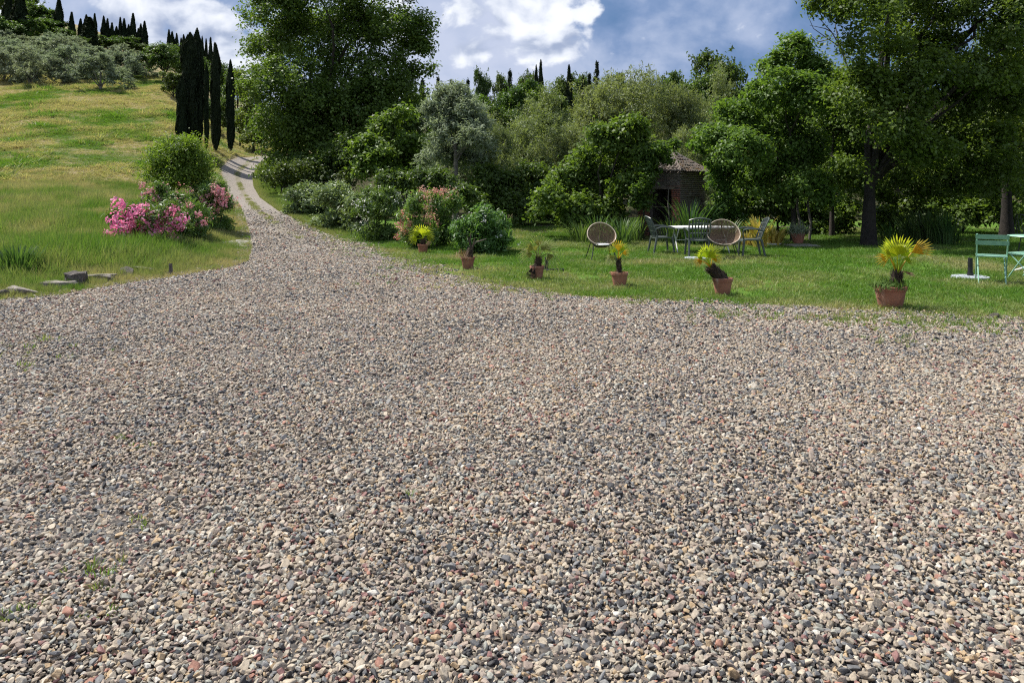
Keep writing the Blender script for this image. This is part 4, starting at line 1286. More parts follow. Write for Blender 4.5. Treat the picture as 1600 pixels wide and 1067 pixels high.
oleander('white flowering oleander left of the salmon oleander', 590, 21.5, [(590, 315, 24), (570, 335, 22), (610, 330, 24), (590, 345, 22), (605, 305, 16)], 405, nclump=420, flower='white_petal', nsmall=60, leaf=.13)
oleander('oleander bush thick with salmon pink flowers behind the first potted palm', 668, 19.5, [(665, 320, 26), (645, 340, 24), (690, 335, 28), (655, 360, 22), (690, 360, 24), (700, 315, 18), (640, 365, 14)], 406, nclump=520, flower='salmon', nsmall=200, leaf=.13,
         clusters=[(630, 335, 6), (625, 350, 7), (632, 362, 7), (622, 370, 6), (640, 352, 6), (645, 325, 6), (655, 310, 6), (680, 298, 5), (690, 300, 5), (640, 372, 6)], front=.6)
oleander('rounded white flowering oleander on the lawn behind the dead potted palm', 753, 18.0, [(752, 345, 26), (730, 355, 22), (775, 355, 22), (752, 370, 26), (728, 375, 16), (778, 375, 18)], 407, nclump=520, flower='white_petal', nsmall=40, leaf=.14)
for px, d, spec, lab, sd_ in [(520, 25, [(530, 302, 18), (505, 308, 18), (545, 312, 18), (520, 322, 20), (550, 325, 16)], 'pale spreading shrub with arching stems at the verge left of the white oleander', 408),
                              (478, 28, [(480, 305, 18), (460, 312, 14), (495, 318, 16), (475, 320, 14)], 'low greyish shrub at the road verge left of the pale spreading shrub', 409),
                              (560, 23.5, [(562, 318, 14), (552, 330, 16), (565, 338, 14)], 'small pale bush tucked against the white oleander', 410)]:
    oleander(lab, px, d, spec, sd_, 'pale', .13, 420, .2, None, (), 0, 12, .4)
own_tree('shrub', 'dark bushy shrub on the bank right of the gravel track bend', 'shrub', 440, 36, [(440, 275, 22), (425, 285, 16), (455, 285, 20), (470, 270, 24), (500, 285, 24), (540, 285, 24)], 'oak', 600, 15, .15, .5, .26, 411, trunk_r=.05, nb=4, gap=.2, gscale=.5)
own_tree('shrub', 'dark bush behind the salmon oleander', 'shrub', 640, 24, [(635, 290, 24), (660, 285, 20), (690, 290, 22), (720, 310, 22), (610, 285, 20), (740, 320, 18)], 'oak', 700, 15, .13, .5, .22, 412, trunk_r=.05, nb=5, gap=.2, gscale=.5)


# strap-leaved clumps
def strap_clump(label, px, depth, h, n_, seed, spread=.35, name='strappy_plant', material='strap', wid=.03, lean=.55, group='strap-leaved clumps along the lawn edge'):
    base = at(px, depth)
    r = np.random.default_rng(seed)
    root = thing(name, label, 'plant', base, 0, group)
    V, Q, sh = [], [], []
    for b in range(n_):
        th = r.uniform(0, 6.28)
        o = np.array([math.cos(th), math.sin(th), 0.])
        p0 = o * r.uniform(0, spread)
        hh = h * r.uniform(.6, 1.1)
        sdv = np.array([-o[1], o[0], 0]) * wid * .5
        ln = hh * lean * r.uniform(.2, 1.2)
        k0 = len(V)
        for t, wf in ((0, .7), (.4, 1), (.75, .8), (1, .08)):
            c_ = p0 + o * ln * t ** 1.8 + np.array([0, 0, hh * (t - .28 * t ** 3 * lean)])
            V += [c_ - sdv * wf, c_ + sdv * wf]
        for q in range(3):
            Q.append((k0 + 2 * q, k0 + 2 * q + 1, k0 + 2 * q + 3, k0 + 2 * q + 2))
            sh.append(r.random())
    link('leaves', mesh_np('leaves', np.array(V), np.array(Q), M[material], attrs={'shade': ('FACE', 'FLOAT', sh)}), root)['kind'] = 'stuff'
    return root


for k, (px, d, h, nn, lab) in enumerate([
    (908, 21, .75, 90, 'strap-leaved clump under the fig tree left of the first round chair'), (935, 21.5, .95, 110, 'strap-leaved clump directly behind the first round chair'), (970, 20.5, .85, 110, 'strap-leaved clump right of the first round chair'),
    (990, 21.5, .9, 90, 'strap-leaved clump beside the left plastic chair'), (1078, 20.6, 1.45, 110, 'tall reed-like clump in front of the hut wall'), (1050, 20.8, .9, 90, 'reed-like clump at the foot of the hut doorway'),
    (1115, 20.6, .8, 100, 'strap-leaved clump behind the chair with the lattice back'), (1140, 20.8, .8, 100, 'strap-leaved clump behind the second round chair'), (1090, 20.2, .7, 90, 'low strap-leaved clump under the white table'),
    (1450, 20.5, 1.15, 120, 'dark strap-leaved clump right of the thick trunk'), (1480, 20, 1.1, 120, 'dark strap-leaved clump beside the sunlit lawn strip'), (1425, 21, 1.0, 100, 'dark strap-leaved clump nearest the thick trunk'), (1395, 21.5, .7, 80, 'low strap-leaved clump at the foot of the thick trunk'),
]):
    strap_clump(lab, px, d, h, nn, 500 + k)
strap_clump('dark green grassy tuft on the left verge near the edging stones', 25, 12.6, .62, 320, 540, .34, 'grass_tuft', 'strap', .022, .45, None)
strap_clump('yellow variegated plant behind the right plastic chair', 1186, 19.4, .95, 60, 541, .2, 'variegated_plant', 'gold', .07, .5, 'yellow variegated plants')
strap_clump('lower yellow-orange plant right of the right plastic chair', 1209, 20.0, .6, 45, 542, .22, 'variegated_plant', 'gold', .07, .6, 'yellow variegated plants')
strap_clump('small yellowish plant left of the potted plant on the slab', 1168, 19.9, .5, 35, 543, .2, 'variegated_plant', 'gold', .05, .6, 'yellow variegated plants')

# ------------------------------------------------------------------ bare soil under the thicket, little path, edging stones
m, n = mat('leaf_litter')
oc = n.n('ShaderNodeTexCoord').outputs['Object']
f1, f2 = n.noise(oc, 1.2, 5.0, .65), n.noise(oc, 16.0, 5.0, .7)
c = n.mix(n.step(f1, .4, .65), (0.060, 0.047, 0.028), (0.13, 0.105, 0.06))
c = n.mix(n.step(f2, .5, .75), c, (0.05, 0.04, 0.026))
finish(n, n.n('ShaderNodeBsdfPrincipled', {'Base Color': c, 'Roughness': .97, 'Normal': bump(n, f2, .04)}).outputs[0])
M['litter'] = m
bed = [at(740, 25.0), at(800, 24.2), at(860, 22.4), at(920, 21.2), at(1000, 20.6), at(1100, 20.3), at(1180, 19.9), at(1240, 19.4), at(1330, 20.2), at(1400, 20.6), at(1480, 20.6), at(1620, 23.5), at(1750, 24)]
bx, by = [p.x for p in bed], [p.y for p in bed]
U_ = np.linspace(bx[0], bx[-1], 90)
nearY = np.interp(U_, bx, by) + (fbm(U_ * 1.5, U_ * 0, 88, 3) - .5) * 1.2
T_ = np.linspace(0, 1, 14)
X = np.repeat(U_[None], 14, 0)
Y = nearY[None] * (1 - T_[:, None]) + 27.5 * T_[:, None]
Z = H(X, Y) + .018
i = np.arange(13)[:, None] * 90 + np.arange(89)[None]
tag(link('soil_bed', mesh_np('soil_bed', np.stack([X, Y, Z], -1), np.stack([i, i + 1, i + 91, i + 90], -1), M['litter'], smooth=True)), 'bare brown soil and leaf litter under the trees', None, None, 'structure')

fp = FP
V, Qs = [], []
for k, p in enumerate(fp):
    d = (fp[min(k + 1, len(fp) - 1)] - fp[max(k - 1, 0)]).normalized()
    nrm = Vector((-d.y, d.x, 0)) * (.22 + .05 * (k % 2) + .25 * (k >= 4))
    for s_ in (-1, -.33, .33, 1):
        q = p + nrm * s_
        V.append((q.x, q.y, h1(q.x, q.y) + .05 - .04 * (abs(s_) == 1)))
    if k:
        a = 4 * (k - 1)
        Qs += [(a + j, a + j + 4, a + j + 5, a + j + 1) for j in range(3)]
tag(link('footpath', mesh_np('footpath', np.array(V), np.array(Qs), M['concrete'], smooth=True)), 'narrow pale stone path half overgrown by tall grass', None, None, 'structure')


def stone(label, px, py, w_, d_, h_, seed, material='stone', rz=0, name='edging_stone', sink=.25):
    p = ground(px, py)
    me = stone_mesh('stone', seed, (1, 1, 1), M[material], 14)
    co_ = np.array([v.co for v in me.vertices])
    mn, mx = co_.min(0), co_.max(0)
    for v in me.vertices:
        for a in range(3):
            v.co[a] = (v.co[a] - mn[a]) / (mx[a] - mn[a]) - .5
    o = link(name, me, None, (p.x, p.y, p.z + h_ * (.5 - sink)), (0, 0, rz), (w_, d_, h_))
    return tag(o, label, 'stone', 'rough stones edging the grass')


def slabby(label, px, py, w_, d_, h_, seed, material='stone', rz=0.):
    """a squarish block: box with knocked-off corners"""
    r = np.random.default_rng(seed)
    p = ground(px, py)
    bm = bmesh.new()
    bmesh.ops.create_cube(bm, size=1)
    bmesh.ops.subdivide_edges(bm, edges=bm.edges[:], cuts=2, use_grid_fill=True)
    for v in bm.verts:
        v.co += Vector(r.normal(0, .05, 3))
    bmesh.ops.bevel(bm, geom=[e for e in bm.edges if e.calc_face_angle(0) > .6], offset=.05, segments=1, affect='EDGES')
    me = bpy.data.meshes.new('block')
    bm.to_mesh(me); bm.free()
    me.materials.append(M[material])
    return tag(link('edging_stone', me, None, (p.x, p.y, p.z + h_ * .32), (r.normal(0, .05), r.normal(0, .06), rz), (w_, d_, h_)), label, 'stone', 'rough stones edging the grass')


slabby('upright squarish grey block, tallest of the edging stones', 118, 446, .28, .23, .26, 1, 'stone_dark', .25)
slabby('long flat pale slab left of the squarish block', 92, 450, .44, .2, .12, 2, 'stone', .22)
slabby('long pale slab right of the squarish block', 150, 440, .54, .22, .14, 3, 'stone', .2)
stone('dark rounded stone near the right end of the long slab', 195, 433, .30, .25, .24, 4, 'stone_dark', .3)
slabby('flat sunken stone between the dark stone and the little stump', 224, 427, .38, .22, .13, 5, 'stone', .15)
slabby('thin pale kerb piece leading to the little stump', 250, 421, .42, .15, .11, 6, 'stone', .25)
stone('brown flat stone at the gravel edge left of the slabs', 38, 461, .52, .26, .18, 7, 'stone', .1)
stone('reddish stone at the far left of the gravel edge', 3, 465, .22, .2, .16, 8, 'stone_dark', 0)
stone('dark flat stone lying on the gravel right of the big potted palm', 1556, 497, .18, .14, .09, 9, 'stone_dark', .4)
g = ground(266, 430)
tag(link('stump', MB().tube([(0, 0, -.05), (.01, 0, .1), (0, .01, .21)], [.045, .036, .03], 8).mesh('stump', M['stone_dark'], True), None, g), 'small dark stump standing upright at the gravel edge', 'stump')
g = ground(1252, 387)
slab = MB().box((0, 0, .03), (.75, .6, .09))
tag(link('stone_slab', slab.mesh('stone_slab', M['concrete']), None, g, (0, 0, .1)), 'flat grey slab carrying the pot under the trees', 'slab')

# ------------------------------------------------------------------ brick hut with a pyramid tile roof
hc = at(1063, 22.4)
hut = thing('brick_hut', 'small old brick hut with a pyramid tile roof and dark doorway among the trees', 'hut', hc)
SA = 1.52
AL = R(43)                                     # left wall runs up-left, right wall up-right from the near corner
ux = Vector((-math.cos(AL), math.sin(AL), 0))   # along the left wall
vx = Vector((math.sin(AL), math.cos(AL), 0))    # along the right wall
EH = CAMZ + 22.4 * slope_at(269) - hc.z
TH = .16


def wall_rot(d):
    return Matrix((d, Vector((-d.y, d.x, 0)), Vector((0, 0, 1)))).transposed()


def brickwork(name, d, inward, L, z0, z1, holes, material, seed, joined=True):
    """real bricks on the face of a wall; holes are (s0, s1, z0, z1)"""
    r = np.random.default_rng(seed)
    mb = MB()
    rot_ = wall_rot(d)
    bh, bl, row, z = .062, .235, 0, z0
    while z + bh <= z1 + .01:
        s = -(row % 2) * bl * .5
        while s < L:
            a, b = max(s, 0.0), min(s + bl, L)
            cx_ = (a + b) / 2
            if b - a > .05 and not any(h0 < cx_ < h1_ and q0 < z + bh / 2 < q1 for h0, h1_, q0, q1 in holes):
                if r.random() > .03:
                    mb.box(d * cx_ - inward * (.012 + r.uniform(0, .018)) + inward * .05 + Vector((0, 0, z + bh / 2)),
                           (b - a - .014, .10, bh - .014 + r.uniform(-.004, .004)), rot_)
            s += bl
        z += bh
        row += 1
    o = link(name, mb.mesh(name, M[material]), hut)
    o['kind'] = 'stuff'
    return o


lin = CAMZ + 22.9 * slope_at(293) - hc.z         # top of the doorway
D0, D1 = .30, 1.08                               # doorway along the left wall
core = MB()
for a, b, z0, z1 in ((0.02, D0, -.2, EH), (D1, SA, -.2, EH), (D0, D1, lin, EH), (D0, D1, -.2, .45)):
    core.box(ux * (a + b) / 2 + vx * (TH / 2 + .03) + Vector((0, 0, (z0 + z1) / 2)), (b - a - .004, TH, z1 - z0), wall_rot(ux))
core.box(vx * (SA / 2 + TH * .8) + ux * (TH / 2 + .03) + Vector((0, 0, EH / 2 - .1)), (SA - TH * 1.7, TH, EH + .2), wall_rot(vx))
core.box(ux * (SA - TH / 2) + vx * (SA / 2 + .1) + Vector((0, 0, EH / 2 - .1)), (SA - .25, TH, EH + .19), wall_rot(vx))
core.box(vx * (SA - TH / 2 + .02) + ux * SA / 2 + Vector((0, 0, EH / 2 - .1)), (SA - .2, TH, EH + .18), wall_rot(ux))
link('wall', core.mesh('wall', M['mortar']), hut)
brickwork('brick_facing', ux, vx, SA, lin, EH, [], 'brick', 71)
brickwork('brick_pier', ux, vx, D0, 0, lin - .005, [], 'red_brick', 72)
o = brickwork('brick_pier', ux, vx, SA - D1, 0, lin - .005, [], 'red_brick', 73)
o.location = ux * D1
brickwork('brick_facing', vx, ux, SA, 0, EH, [(.35, 1.25, 0, EH - .75)], 'brick', 74)
brickwork('door_sill', ux, vx, D1 - D0, 0, .42, [], 'brick', 75).location = ux * D0
link('lintel', MB().box(ux * (D0 + D1) / 2 + vx * .02 + Vector((0, 0, lin - .02)), (D1 - D0 + .2, .12, .07), wall_rot(ux)).mesh('lintel', M['timber']), hut)
link('rail', MB().tube([ux * (D0 - .02) - vx * .03 + Vector((0, 0, .98)), ux * (D1 + .02) - vx * .03 + Vector((0, 0, .99))], .014, 6).mesh('rail', M['timber']), hut)
link('post', MB().tube([ux * (D0 + .04) - vx * .06 + Vector((0, 0, .5)), ux * (D0 + .10) - vx * .04 + Vector((0, 0, 1.1)), ux * (D0 + .08) - vx * .04 + Vector((0, 0, lin))], [.022, .02, .018], 6).mesh('post', M['grey_bark']), hut)
# roof: rows of overlapping tiles on a pyramid
cen = (ux + vx) * SA / 2
PH = CAMZ + (hc.y + cen.y) * slope_at(238) - hc.z
apex = cen + Vector((0, 0, PH))
OV = .12
cor = [(-ux - vx) * OV, ux * (SA + OV) - vx * OV, (ux + vx) * (SA + OV), vx * (SA + OV) - ux * OV]
cor = [c_ + Vector((0, 0, EH - .01)) for c_ in cor]
deck = MB()
deck.add([tuple(c_ - Vector((0, 0, .02))) for c_ in cor] + [tuple(apex - Vector((0, 0, .05)))], [(3, 2, 1, 0), (0, 1, 4), (1, 2, 4), (2, 3, 4), (3, 0, 4)])
link('roof_deck', deck.mesh('roof_deck', M['timber']), hut)
rr = np.random.default_rng(5)
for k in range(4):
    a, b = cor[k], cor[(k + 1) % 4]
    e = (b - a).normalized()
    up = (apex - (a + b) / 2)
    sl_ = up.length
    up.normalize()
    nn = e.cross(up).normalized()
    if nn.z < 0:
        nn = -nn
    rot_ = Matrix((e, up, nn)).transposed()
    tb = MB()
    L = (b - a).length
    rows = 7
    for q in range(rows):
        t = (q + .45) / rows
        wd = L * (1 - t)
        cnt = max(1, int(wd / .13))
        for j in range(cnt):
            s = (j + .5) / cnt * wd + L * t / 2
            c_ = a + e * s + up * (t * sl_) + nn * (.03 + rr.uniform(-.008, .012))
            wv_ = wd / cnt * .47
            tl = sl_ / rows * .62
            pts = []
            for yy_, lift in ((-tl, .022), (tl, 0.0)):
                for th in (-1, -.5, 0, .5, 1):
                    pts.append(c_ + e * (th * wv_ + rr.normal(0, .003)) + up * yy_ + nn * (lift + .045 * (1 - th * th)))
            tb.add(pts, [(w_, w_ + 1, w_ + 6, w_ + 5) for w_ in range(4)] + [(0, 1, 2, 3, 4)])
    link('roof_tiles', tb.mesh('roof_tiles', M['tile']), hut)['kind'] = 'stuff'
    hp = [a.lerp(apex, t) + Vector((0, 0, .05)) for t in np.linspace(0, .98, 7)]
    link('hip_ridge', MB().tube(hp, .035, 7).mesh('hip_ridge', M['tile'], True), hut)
# loose thatch of moss and dry leaves lodged on the right roof slope
r = np.random.default_rng(8)
P = []
for _ in range(420):
    s, t = r.uniform(.05, .95), abs(r.normal(0, .16))
    a, b = cor[3], cor[0]
    q = a.lerp(b, s).lerp(apex, min(t, .8)) + Vector((0, 0, .07))
    P.append(tuple(q))
P = np.array(P)
V, Q, sh = leaf_quads(P, unit(r.normal(0, .5, P.shape) + np.array([0, 0, 1.])), unit(r.normal(size=P.shape)), .09 * r.uniform(.6, 1.4, len(P)), .045, r, r.random(len(P)))
link('dry_leaves', mesh_np('dry_leaves', V, Q, M['dead'], attrs={'shade': ('FACE', 'FLOAT', sh)}), hut)['kind'] = 'stuff'


# ------------------------------------------------------------------ potted palms
def frond_mesh(p0, hub, tip_dir, nrm, length, nleaf, fan, material, seed, droop=.15, web=.42, wid=1.25):
    """petiole and pleated fan blade as one connected mesh"""
    length *= 1.38 if material != 'frond_dull' else 1.9
    r = np.random.default_rng(seed)
    p0, hub, d, nv = Vector(p0), Vector(hub), Vector(tip_dir).normalized(), Vector(nrm).normalized()
    side = d.cross(nv).normalized()
    nv = side.cross(d).normalized()
    vs, fs, sh = [], [], []
    pr = .008 * max(1., length / .3)
    ax = (hub - p0).normalized()
    s1 = ax.cross(Vector((.3, .8, .1))).normalized()
    s2 = ax.cross(s1).normalized()
    bend = Vector((0, 0, (hub - p0).length * .06))
    for q, rr_ in ((p0, pr * 1.4), (p0.lerp(hub, .5) + bend, pr), (hub, pr * .8)):
        vs += [q + s1 * rr_, q + s2 * rr_, q - s1 * rr_, q - s2 * rr_]
    for a in (0, 4):
        for k in range(4):
            fs.append((a + k, a + (k + 1) % 4, a + 4 + (k + 1) % 4, a + 4 + k)); sh.append(.3)
    h0 = len(vs)
    vs.append(hub)
    fs.append((8, 9, 10, 11)); sh.append(.3)
    fs.append((8, 9, h0)); sh.append(.3)
    ring = []
    for k in range(2 * nleaf + 1):
        th = (k / (2 * nleaf) - .5) * 2 * fan
        dv = d * math.cos(th) + side * math.sin(th)
        pl = .022 * length * (1 if k % 2 else -1)
        ring.append(len(vs))
        vs.append(hub + dv * length * web * (1 - .06 * r.random()) + nv * (pl * 2 - droop * length * .12 * (1 - math.cos(th))))
    for k in range(2 * nleaf):
        fs.append((h0, ring[k], ring[k + 1])); sh.append(.35 + .3 * (k % 2) + .2 * r.random())
    for k in range(nleaf):
        th = ((2 * k + 1) / (2 * nleaf) - .5) * 2 * fan
        dv = (d * math.cos(th) + side * math.sin(th)).normalized()
        L = length * (1 - .28 * abs(th / fan) ** 2) * r.uniform(.88, 1.08)
        tip = hub + dv * L - Vector((0, 0, droop * L * r.uniform(.5, 1.4))) + nv * r.normal(0, .03 * length)
        mid = hub + dv * L * .72 - Vector((0, 0, droop * L * .35)) + nv * r.normal(0, .02 * length)
        sd_ = Vector((dv.y * nv.z - dv.z * nv.y, dv.z * nv.x - dv.x * nv.z, dv.x * nv.y - dv.y * nv.x)).normalized() * length * .028 * wid
        o = len(vs)
        vs += [mid + sd_, mid - sd_, tip]
        a, m_, b = ring[2 * k], ring[2 * k + 1], ring[2 * k + 2]
        fs += [(a, m_, o), (m_, o + 1, o), (m_, b, o + 1), (o, o + 1, o + 2)]
        v = r.uniform(.4, 1)
        sh += [v, v, v * .8, v]
    me = bpy.data.meshes.new('frond')
    me.from_pydata([tuple(v) for v in vs], [], fs)
    me.update()
    a = me.attributes.new('shade', 'FLOAT', 'FACE')
    a.data.foreach_set('value', np.array(sh, np.float32))
    me.materials.append(M[material])
    return me


def pot_parts(root, rt, h, material='terracotta', tilt=0.0):
    rb = rt * .70
    prof = [(0, .0), (rb * .97, .0), (rb, .01), (rt * .93, h * .80), (rt * .93, h * .815), (rt * 1.0, h * .82), (rt * 1.02, h * .985), (rt * 1.0, h), (rt * .9, h), (rt * .88, h * .86)]
    pot = link('pot', MB().lathe(prof, 28).mesh('pot', M[material], True), root)
    so_ = MB()
    so_.lathe([(rt * .885, h * .90), (rt * .5, h * .925), (0.0, h * .93)], 20)
    link('soil', so_.mesh('soil', M['soil'], True), pot)
    return pot


def fibre_trunk(root, p0, p1, r0, r1, seed, n_=140, spike=.06, name='trunk'):
    """stem wrapped in shaggy old leaf bases"""
    r = np.random.default_rng(seed)
    p0, p1 = Vector(p0), Vector(p1)
    mb = MB().tube([p0.lerp(p1, t) for t in np.linspace(0, 1, 6)], [r0 * (1 - t) + r1 * t for t in np.linspace(0, 1, 6)], 9)
    ax = (p1 - p0).normalized()
    s1 = ax.orthogonal().normalized()
    s2 = ax.cross(s1)
    for k in range(n_):
        t, th = r.random(), r.uniform(0, 6.28)
        o = s1 * math.cos(th) + s2 * math.sin(th)
        rad = r0 * (1 - t) + r1 * t
        b = p0.lerp(p1, t) + o * rad * .9
        w_ = o.cross(ax) * spike * .22
        mb.add([b + w_, b - w_, b + o * spike * r.uniform(.3, .7) + ax * spike * r.uniform(.6, 1.3)], [(0, 1, 2)])
    return link(name, mb.mesh(name, M['palm_fibre']), root)


def potted(label, px, py, wpx, hpx, material='terracotta', name='potted_palm', cat='potted palm', gr='potted palms along the gravel edge'):
    g = ground(px, py)
    s = g.y / F
    root = thing(name, label, cat, g, 0, gr)
    root.rotation_euler.z = 0
    pot_parts(root, wpx * s / 2, hpx * s * 1.02, material)
    return root, g, s, wpx * s / 2, hpx * s * 1.02


def tuft(root, name, c, n_, h, spread, material, seed, wid=.008):
    r = np.random.default_rng(seed)
    k = n_
    th = r.uniform(0, 6.28, k)
    P0 = np.stack([np.cos(th), np.sin(th), 0 * th], -1) * r.uniform(0, spread, (k, 1)) + np.array(c)
    T = unit(np.stack([np.cos(th) * .7, np.sin(th) * .7, 1.0 + 0 * th], -1) + r.normal(0, .35, (k, 3)))
    L = h * r.uniform(.5, 1.2, k)
    N = unit(np.stack([np.cos(th), np.sin(th), .4 + 0 * th], -1) + r.normal(0, .4, (k, 3)))
    V, Q, sh = leaf_quads(P0 + T * L[:, None] * .5, N, T, L, wid, r, r.random(k))
    o = link(name, mesh_np(name, V, Q, M[material], attrs={'shade': ('FACE', 'FLOAT', sh)}), root)
    o['kind'] = 'stuff'
    return o


def loc(px, py, g, dy=0.0):
    p = pt(px, py, g.y + dy)
    return p - g


# 1 small bright palm by the salmon oleander
root, g, s, rt, h = potted('smallest potted palm with a bright lime fan beside the salmon oleander', 661, 397, 17, 15)
fibre_trunk(root, (0, 0, h * .85), (0, 0, h + .12), .05, .05, 1)
top = Vector((0, 0, h + .12))
for k, (hx, hy, dx, dz, L) in enumerate([(659, 366, 0, 1, 15), (664, 366, .75, .7, 14), (654, 368, -.75, .6, 14), (652, 373, -.9, -.1, 11), (660, 369, .2, .8, 13), (667, 372, .9, .15, 10)]):
    hub = loc(hx, hy, g, [-.08, 0, .02, -.06, .12, -.03][k])
    link('frond', frond_mesh(top, hub, (dx, -.35 + .25 * (k % 3), dz), (-.1, -.9, .5), L * s, 11, 1.15, 'frond', 20 + k, .10), root)
link('faded_leaf', frond_mesh(top, loc(667, 377, g, -.05), (.6, -.5, -.5), (0, -1, .3), 7 * s, 6, .9, 'dead', 31, .2), root)

# 2 dead palm: bare stem and dry twigs
root, g, s, rt, h = potted('potted palm that has died back to bare brown sticks in front of the white oleander', 731, 420, 22, 18)
fibre_trunk(root, (.02, 0, h * .85), (.05, 0, h + .17), .085, .05, 2, 90, .05)
for k, P_ in enumerate([[(736, 395), (735, 385), (732, 374), (729, 366)], [(736, 393), (740, 381), (742, 372)], [(738, 385), (744, 378), (755, 375), (760, 373)], [(737, 390), (734, 378), (736, 364)]]):
    pts_ = [loc(*p, g, -.03 + .04 * k) for p in P_]
    link('dry_stalk', MB().tube(pts_, [.02, .016, .012, .006][:len(pts_)], 6).mesh('dry_stalk', M['timber' if k == 2 else 'palm_fibre'], True), root)
tuft(root, 'dry_grass', (-.10, -.02, h * .9), 90, .22, .12, 'dead', 41, .008)
tuft(root, 'dry_mat', (.0, .0, h * .92), 120, .05, .17, 'dead', 42, .012)

# 3 drooping dull palm with withered leaf over the pot
root, g, s, rt, h = potted('drooping dull green potted palm with a withered leaf hanging over its pot', 839, 438, 23, 22, 'terracotta_old')
fibre_trunk(root, (.01, 0, h * .8), (.03, 0, h + .13), .07, .05, 3)
top = Vector((.03, 0, h + .12))
for k, (hx, hy, dx, dz, L) in enumerate([(834, 390, -.8, .35, 17), (841, 385, .05, 1, 15), (850, 390, .75, .5, 15), (832, 396, -.9, -.15, 14), (856, 396, .45, -.85, 15), (846, 392, .4, .7, 13), (838, 392, -.4, .8, 13)]):
    link('frond', frond_mesh(top, loc(hx, hy, g, [-.1, .05, -.05, .1, -.08, -.14, .12][k]), (dx, -.3 + .2 * (k % 3), dz), (-.2, -.9, .4), L * s, 9, .85, 'frond_dull', 50 + k, .22, .3, .7), root)
for k, (hx, hy) in enumerate([(831, 418), (836, 420)]):
    link('withered_leaf', frond_mesh((0, 0, h + .05), loc(hx, hy, g, -.17), (-.35, -.1, -1), (0, -1, .1), 14 * s, 7, .45, 'palm_fibre', 60 + k, .1), root)

# 4 slim palm with yellow tuft
root, g, s, rt, h = potted('slim potted palm with a small golden tuft in front of the first round chair', 968, 448, 27, 22)
fibre_trunk(root, (.0, 0, h * .85), (-.02, 0, h + .20), .045, .035, 4, 150, .05)
top = Vector((-.02, 0, h + .2))
for k, (hx, hy, dx, dz, L, mt) in enumerate([(966, 392, -.1, 1, 16, 'frond_gold'), (969, 393, .5, .9, 15, 'frond'), (963, 394, -.8, .55, 11, 'frond'), (972, 396, .95, .2, 10, 'frond_gold'), (961, 400, -.8, -.4, 10, 'frond_dull'), (967, 394, .1, .9, 14, 'frond_gold')]):
    link('frond', frond_mesh(top, loc(hx, hy, g, [-.06, .04, 0, -.04, .02, .1][k]), (dx, -.3 + .2 * (k % 3), dz), (-.3, -.85, .4), L * s, 8, .75, mt, 70 + k, .12), root)
tuft(root, 'dry_mat', (0, 0, h * .92), 70, .05, .16, 'dead', 43, .012)

# 5 leaning palm
root, g, s, rt, h = potted('potted palm with a shaggy dark trunk leaning left towards its yellow-green fan', 1129, 462, 31, 27)
tp = loc(1111, 419, g)
fibre_trunk(root, Vector((.02, 0, h * .8)), tp, .095, .06, 5, 260, .085)
for k, (hx, hy, dx, dz, L, mt) in enumerate([(1105, 403, -.5, .85, 19, 'frond'), (1103, 404, .25, 1, 20, 'frond'), (1106, 403, .8, .7, 20, 'frond'), (1098, 404, -.95, .35, 14, 'frond'), (1098, 408, -.9, -.15, 12, 'frond_gold'), (1112, 405, .9, .1, 13, 'frond_gold')]):
    link('frond', frond_mesh(tp, loc(hx, hy, g, [-.06, .06, -.02, .03, -.05, .08][k]), (dx, -.35 + .2 * (k % 3), dz), (-.1, -.9, .45), L * s, 11, .8, mt, 80 + k, .10), root)
tuft(root, 'dry_mat', (0, 0, h * .92), 60, .05, .18, 'dead', 44, .012)

# 6 the big one
root, g, s, rt, h = potted('largest potted palm with a wide yellow fan and green undergrowth in its pot', 1391, 481, 48, 34)
fibre_trunk(root, (.06, 0, h * .8), loc(1402, 428, g), .085, .05, 6, 170, .08)
tp = loc(1402, 430, g)
for k, (hx, hy, dx, dz, L, mt, fan, nl) in enumerate([(1402, 399, 0, 1, 27, 'frond', 1.25, 17), (1402, 401, -.7, .7, 29, 'frond', .8, 11), (1408, 400, .7, .6, 24, 'frond', .8, 11), (1424, 395, .8, .45, 27, 'frond_gold', .65, 9), (1390, 402, -.85, -.15, 20, 'frond_gold', .7, 8),
                                                      (1412, 404, .9, -.2, 17, 'frond', .7, 8), (1393, 400, -.6, .3, 20, 'frond', .8, 9)]):
    link('frond', frond_mesh(tp, loc(hx, hy, g, [-.05, .08, .06, .0, -.1, -.1, -.12][k]), (dx, -.25 + .15 * (k % 3), dz), (-.05, -.9, .5), L * s, nl, fan, mt, 90 + k, .06), root)
link('dead_leaf', frond_mesh(tp - Vector((0, 0, .1)), loc(1412, 424, g, -.08), (.9, -.2, -.35), (0, -.8, .6), 14 * s, 5, .3, 'dead', 99, .05), root)
tuft(root, 'undergrowth', (-.03, 0, h * .88), 420, .17, .20, 'herb', 45, .016)

# 7 grey plant on the slab in the shade
root, g, s, rt, h = potted('terracotta pot with a wispy grey plant on the slab under the trees', 1247, 384, 21, 15, 'terracotta', 'potted_plant', 'potted plant', None)
root.location.z += .07
tuft(root, 'foliage', (0, 0, h * .9), 260, .42, .15, 'olive', 46, .02)
tuft(root, 'dry_grass', (0, 0, h * .9), 80, .14, .16, 'dead', 47, .012)


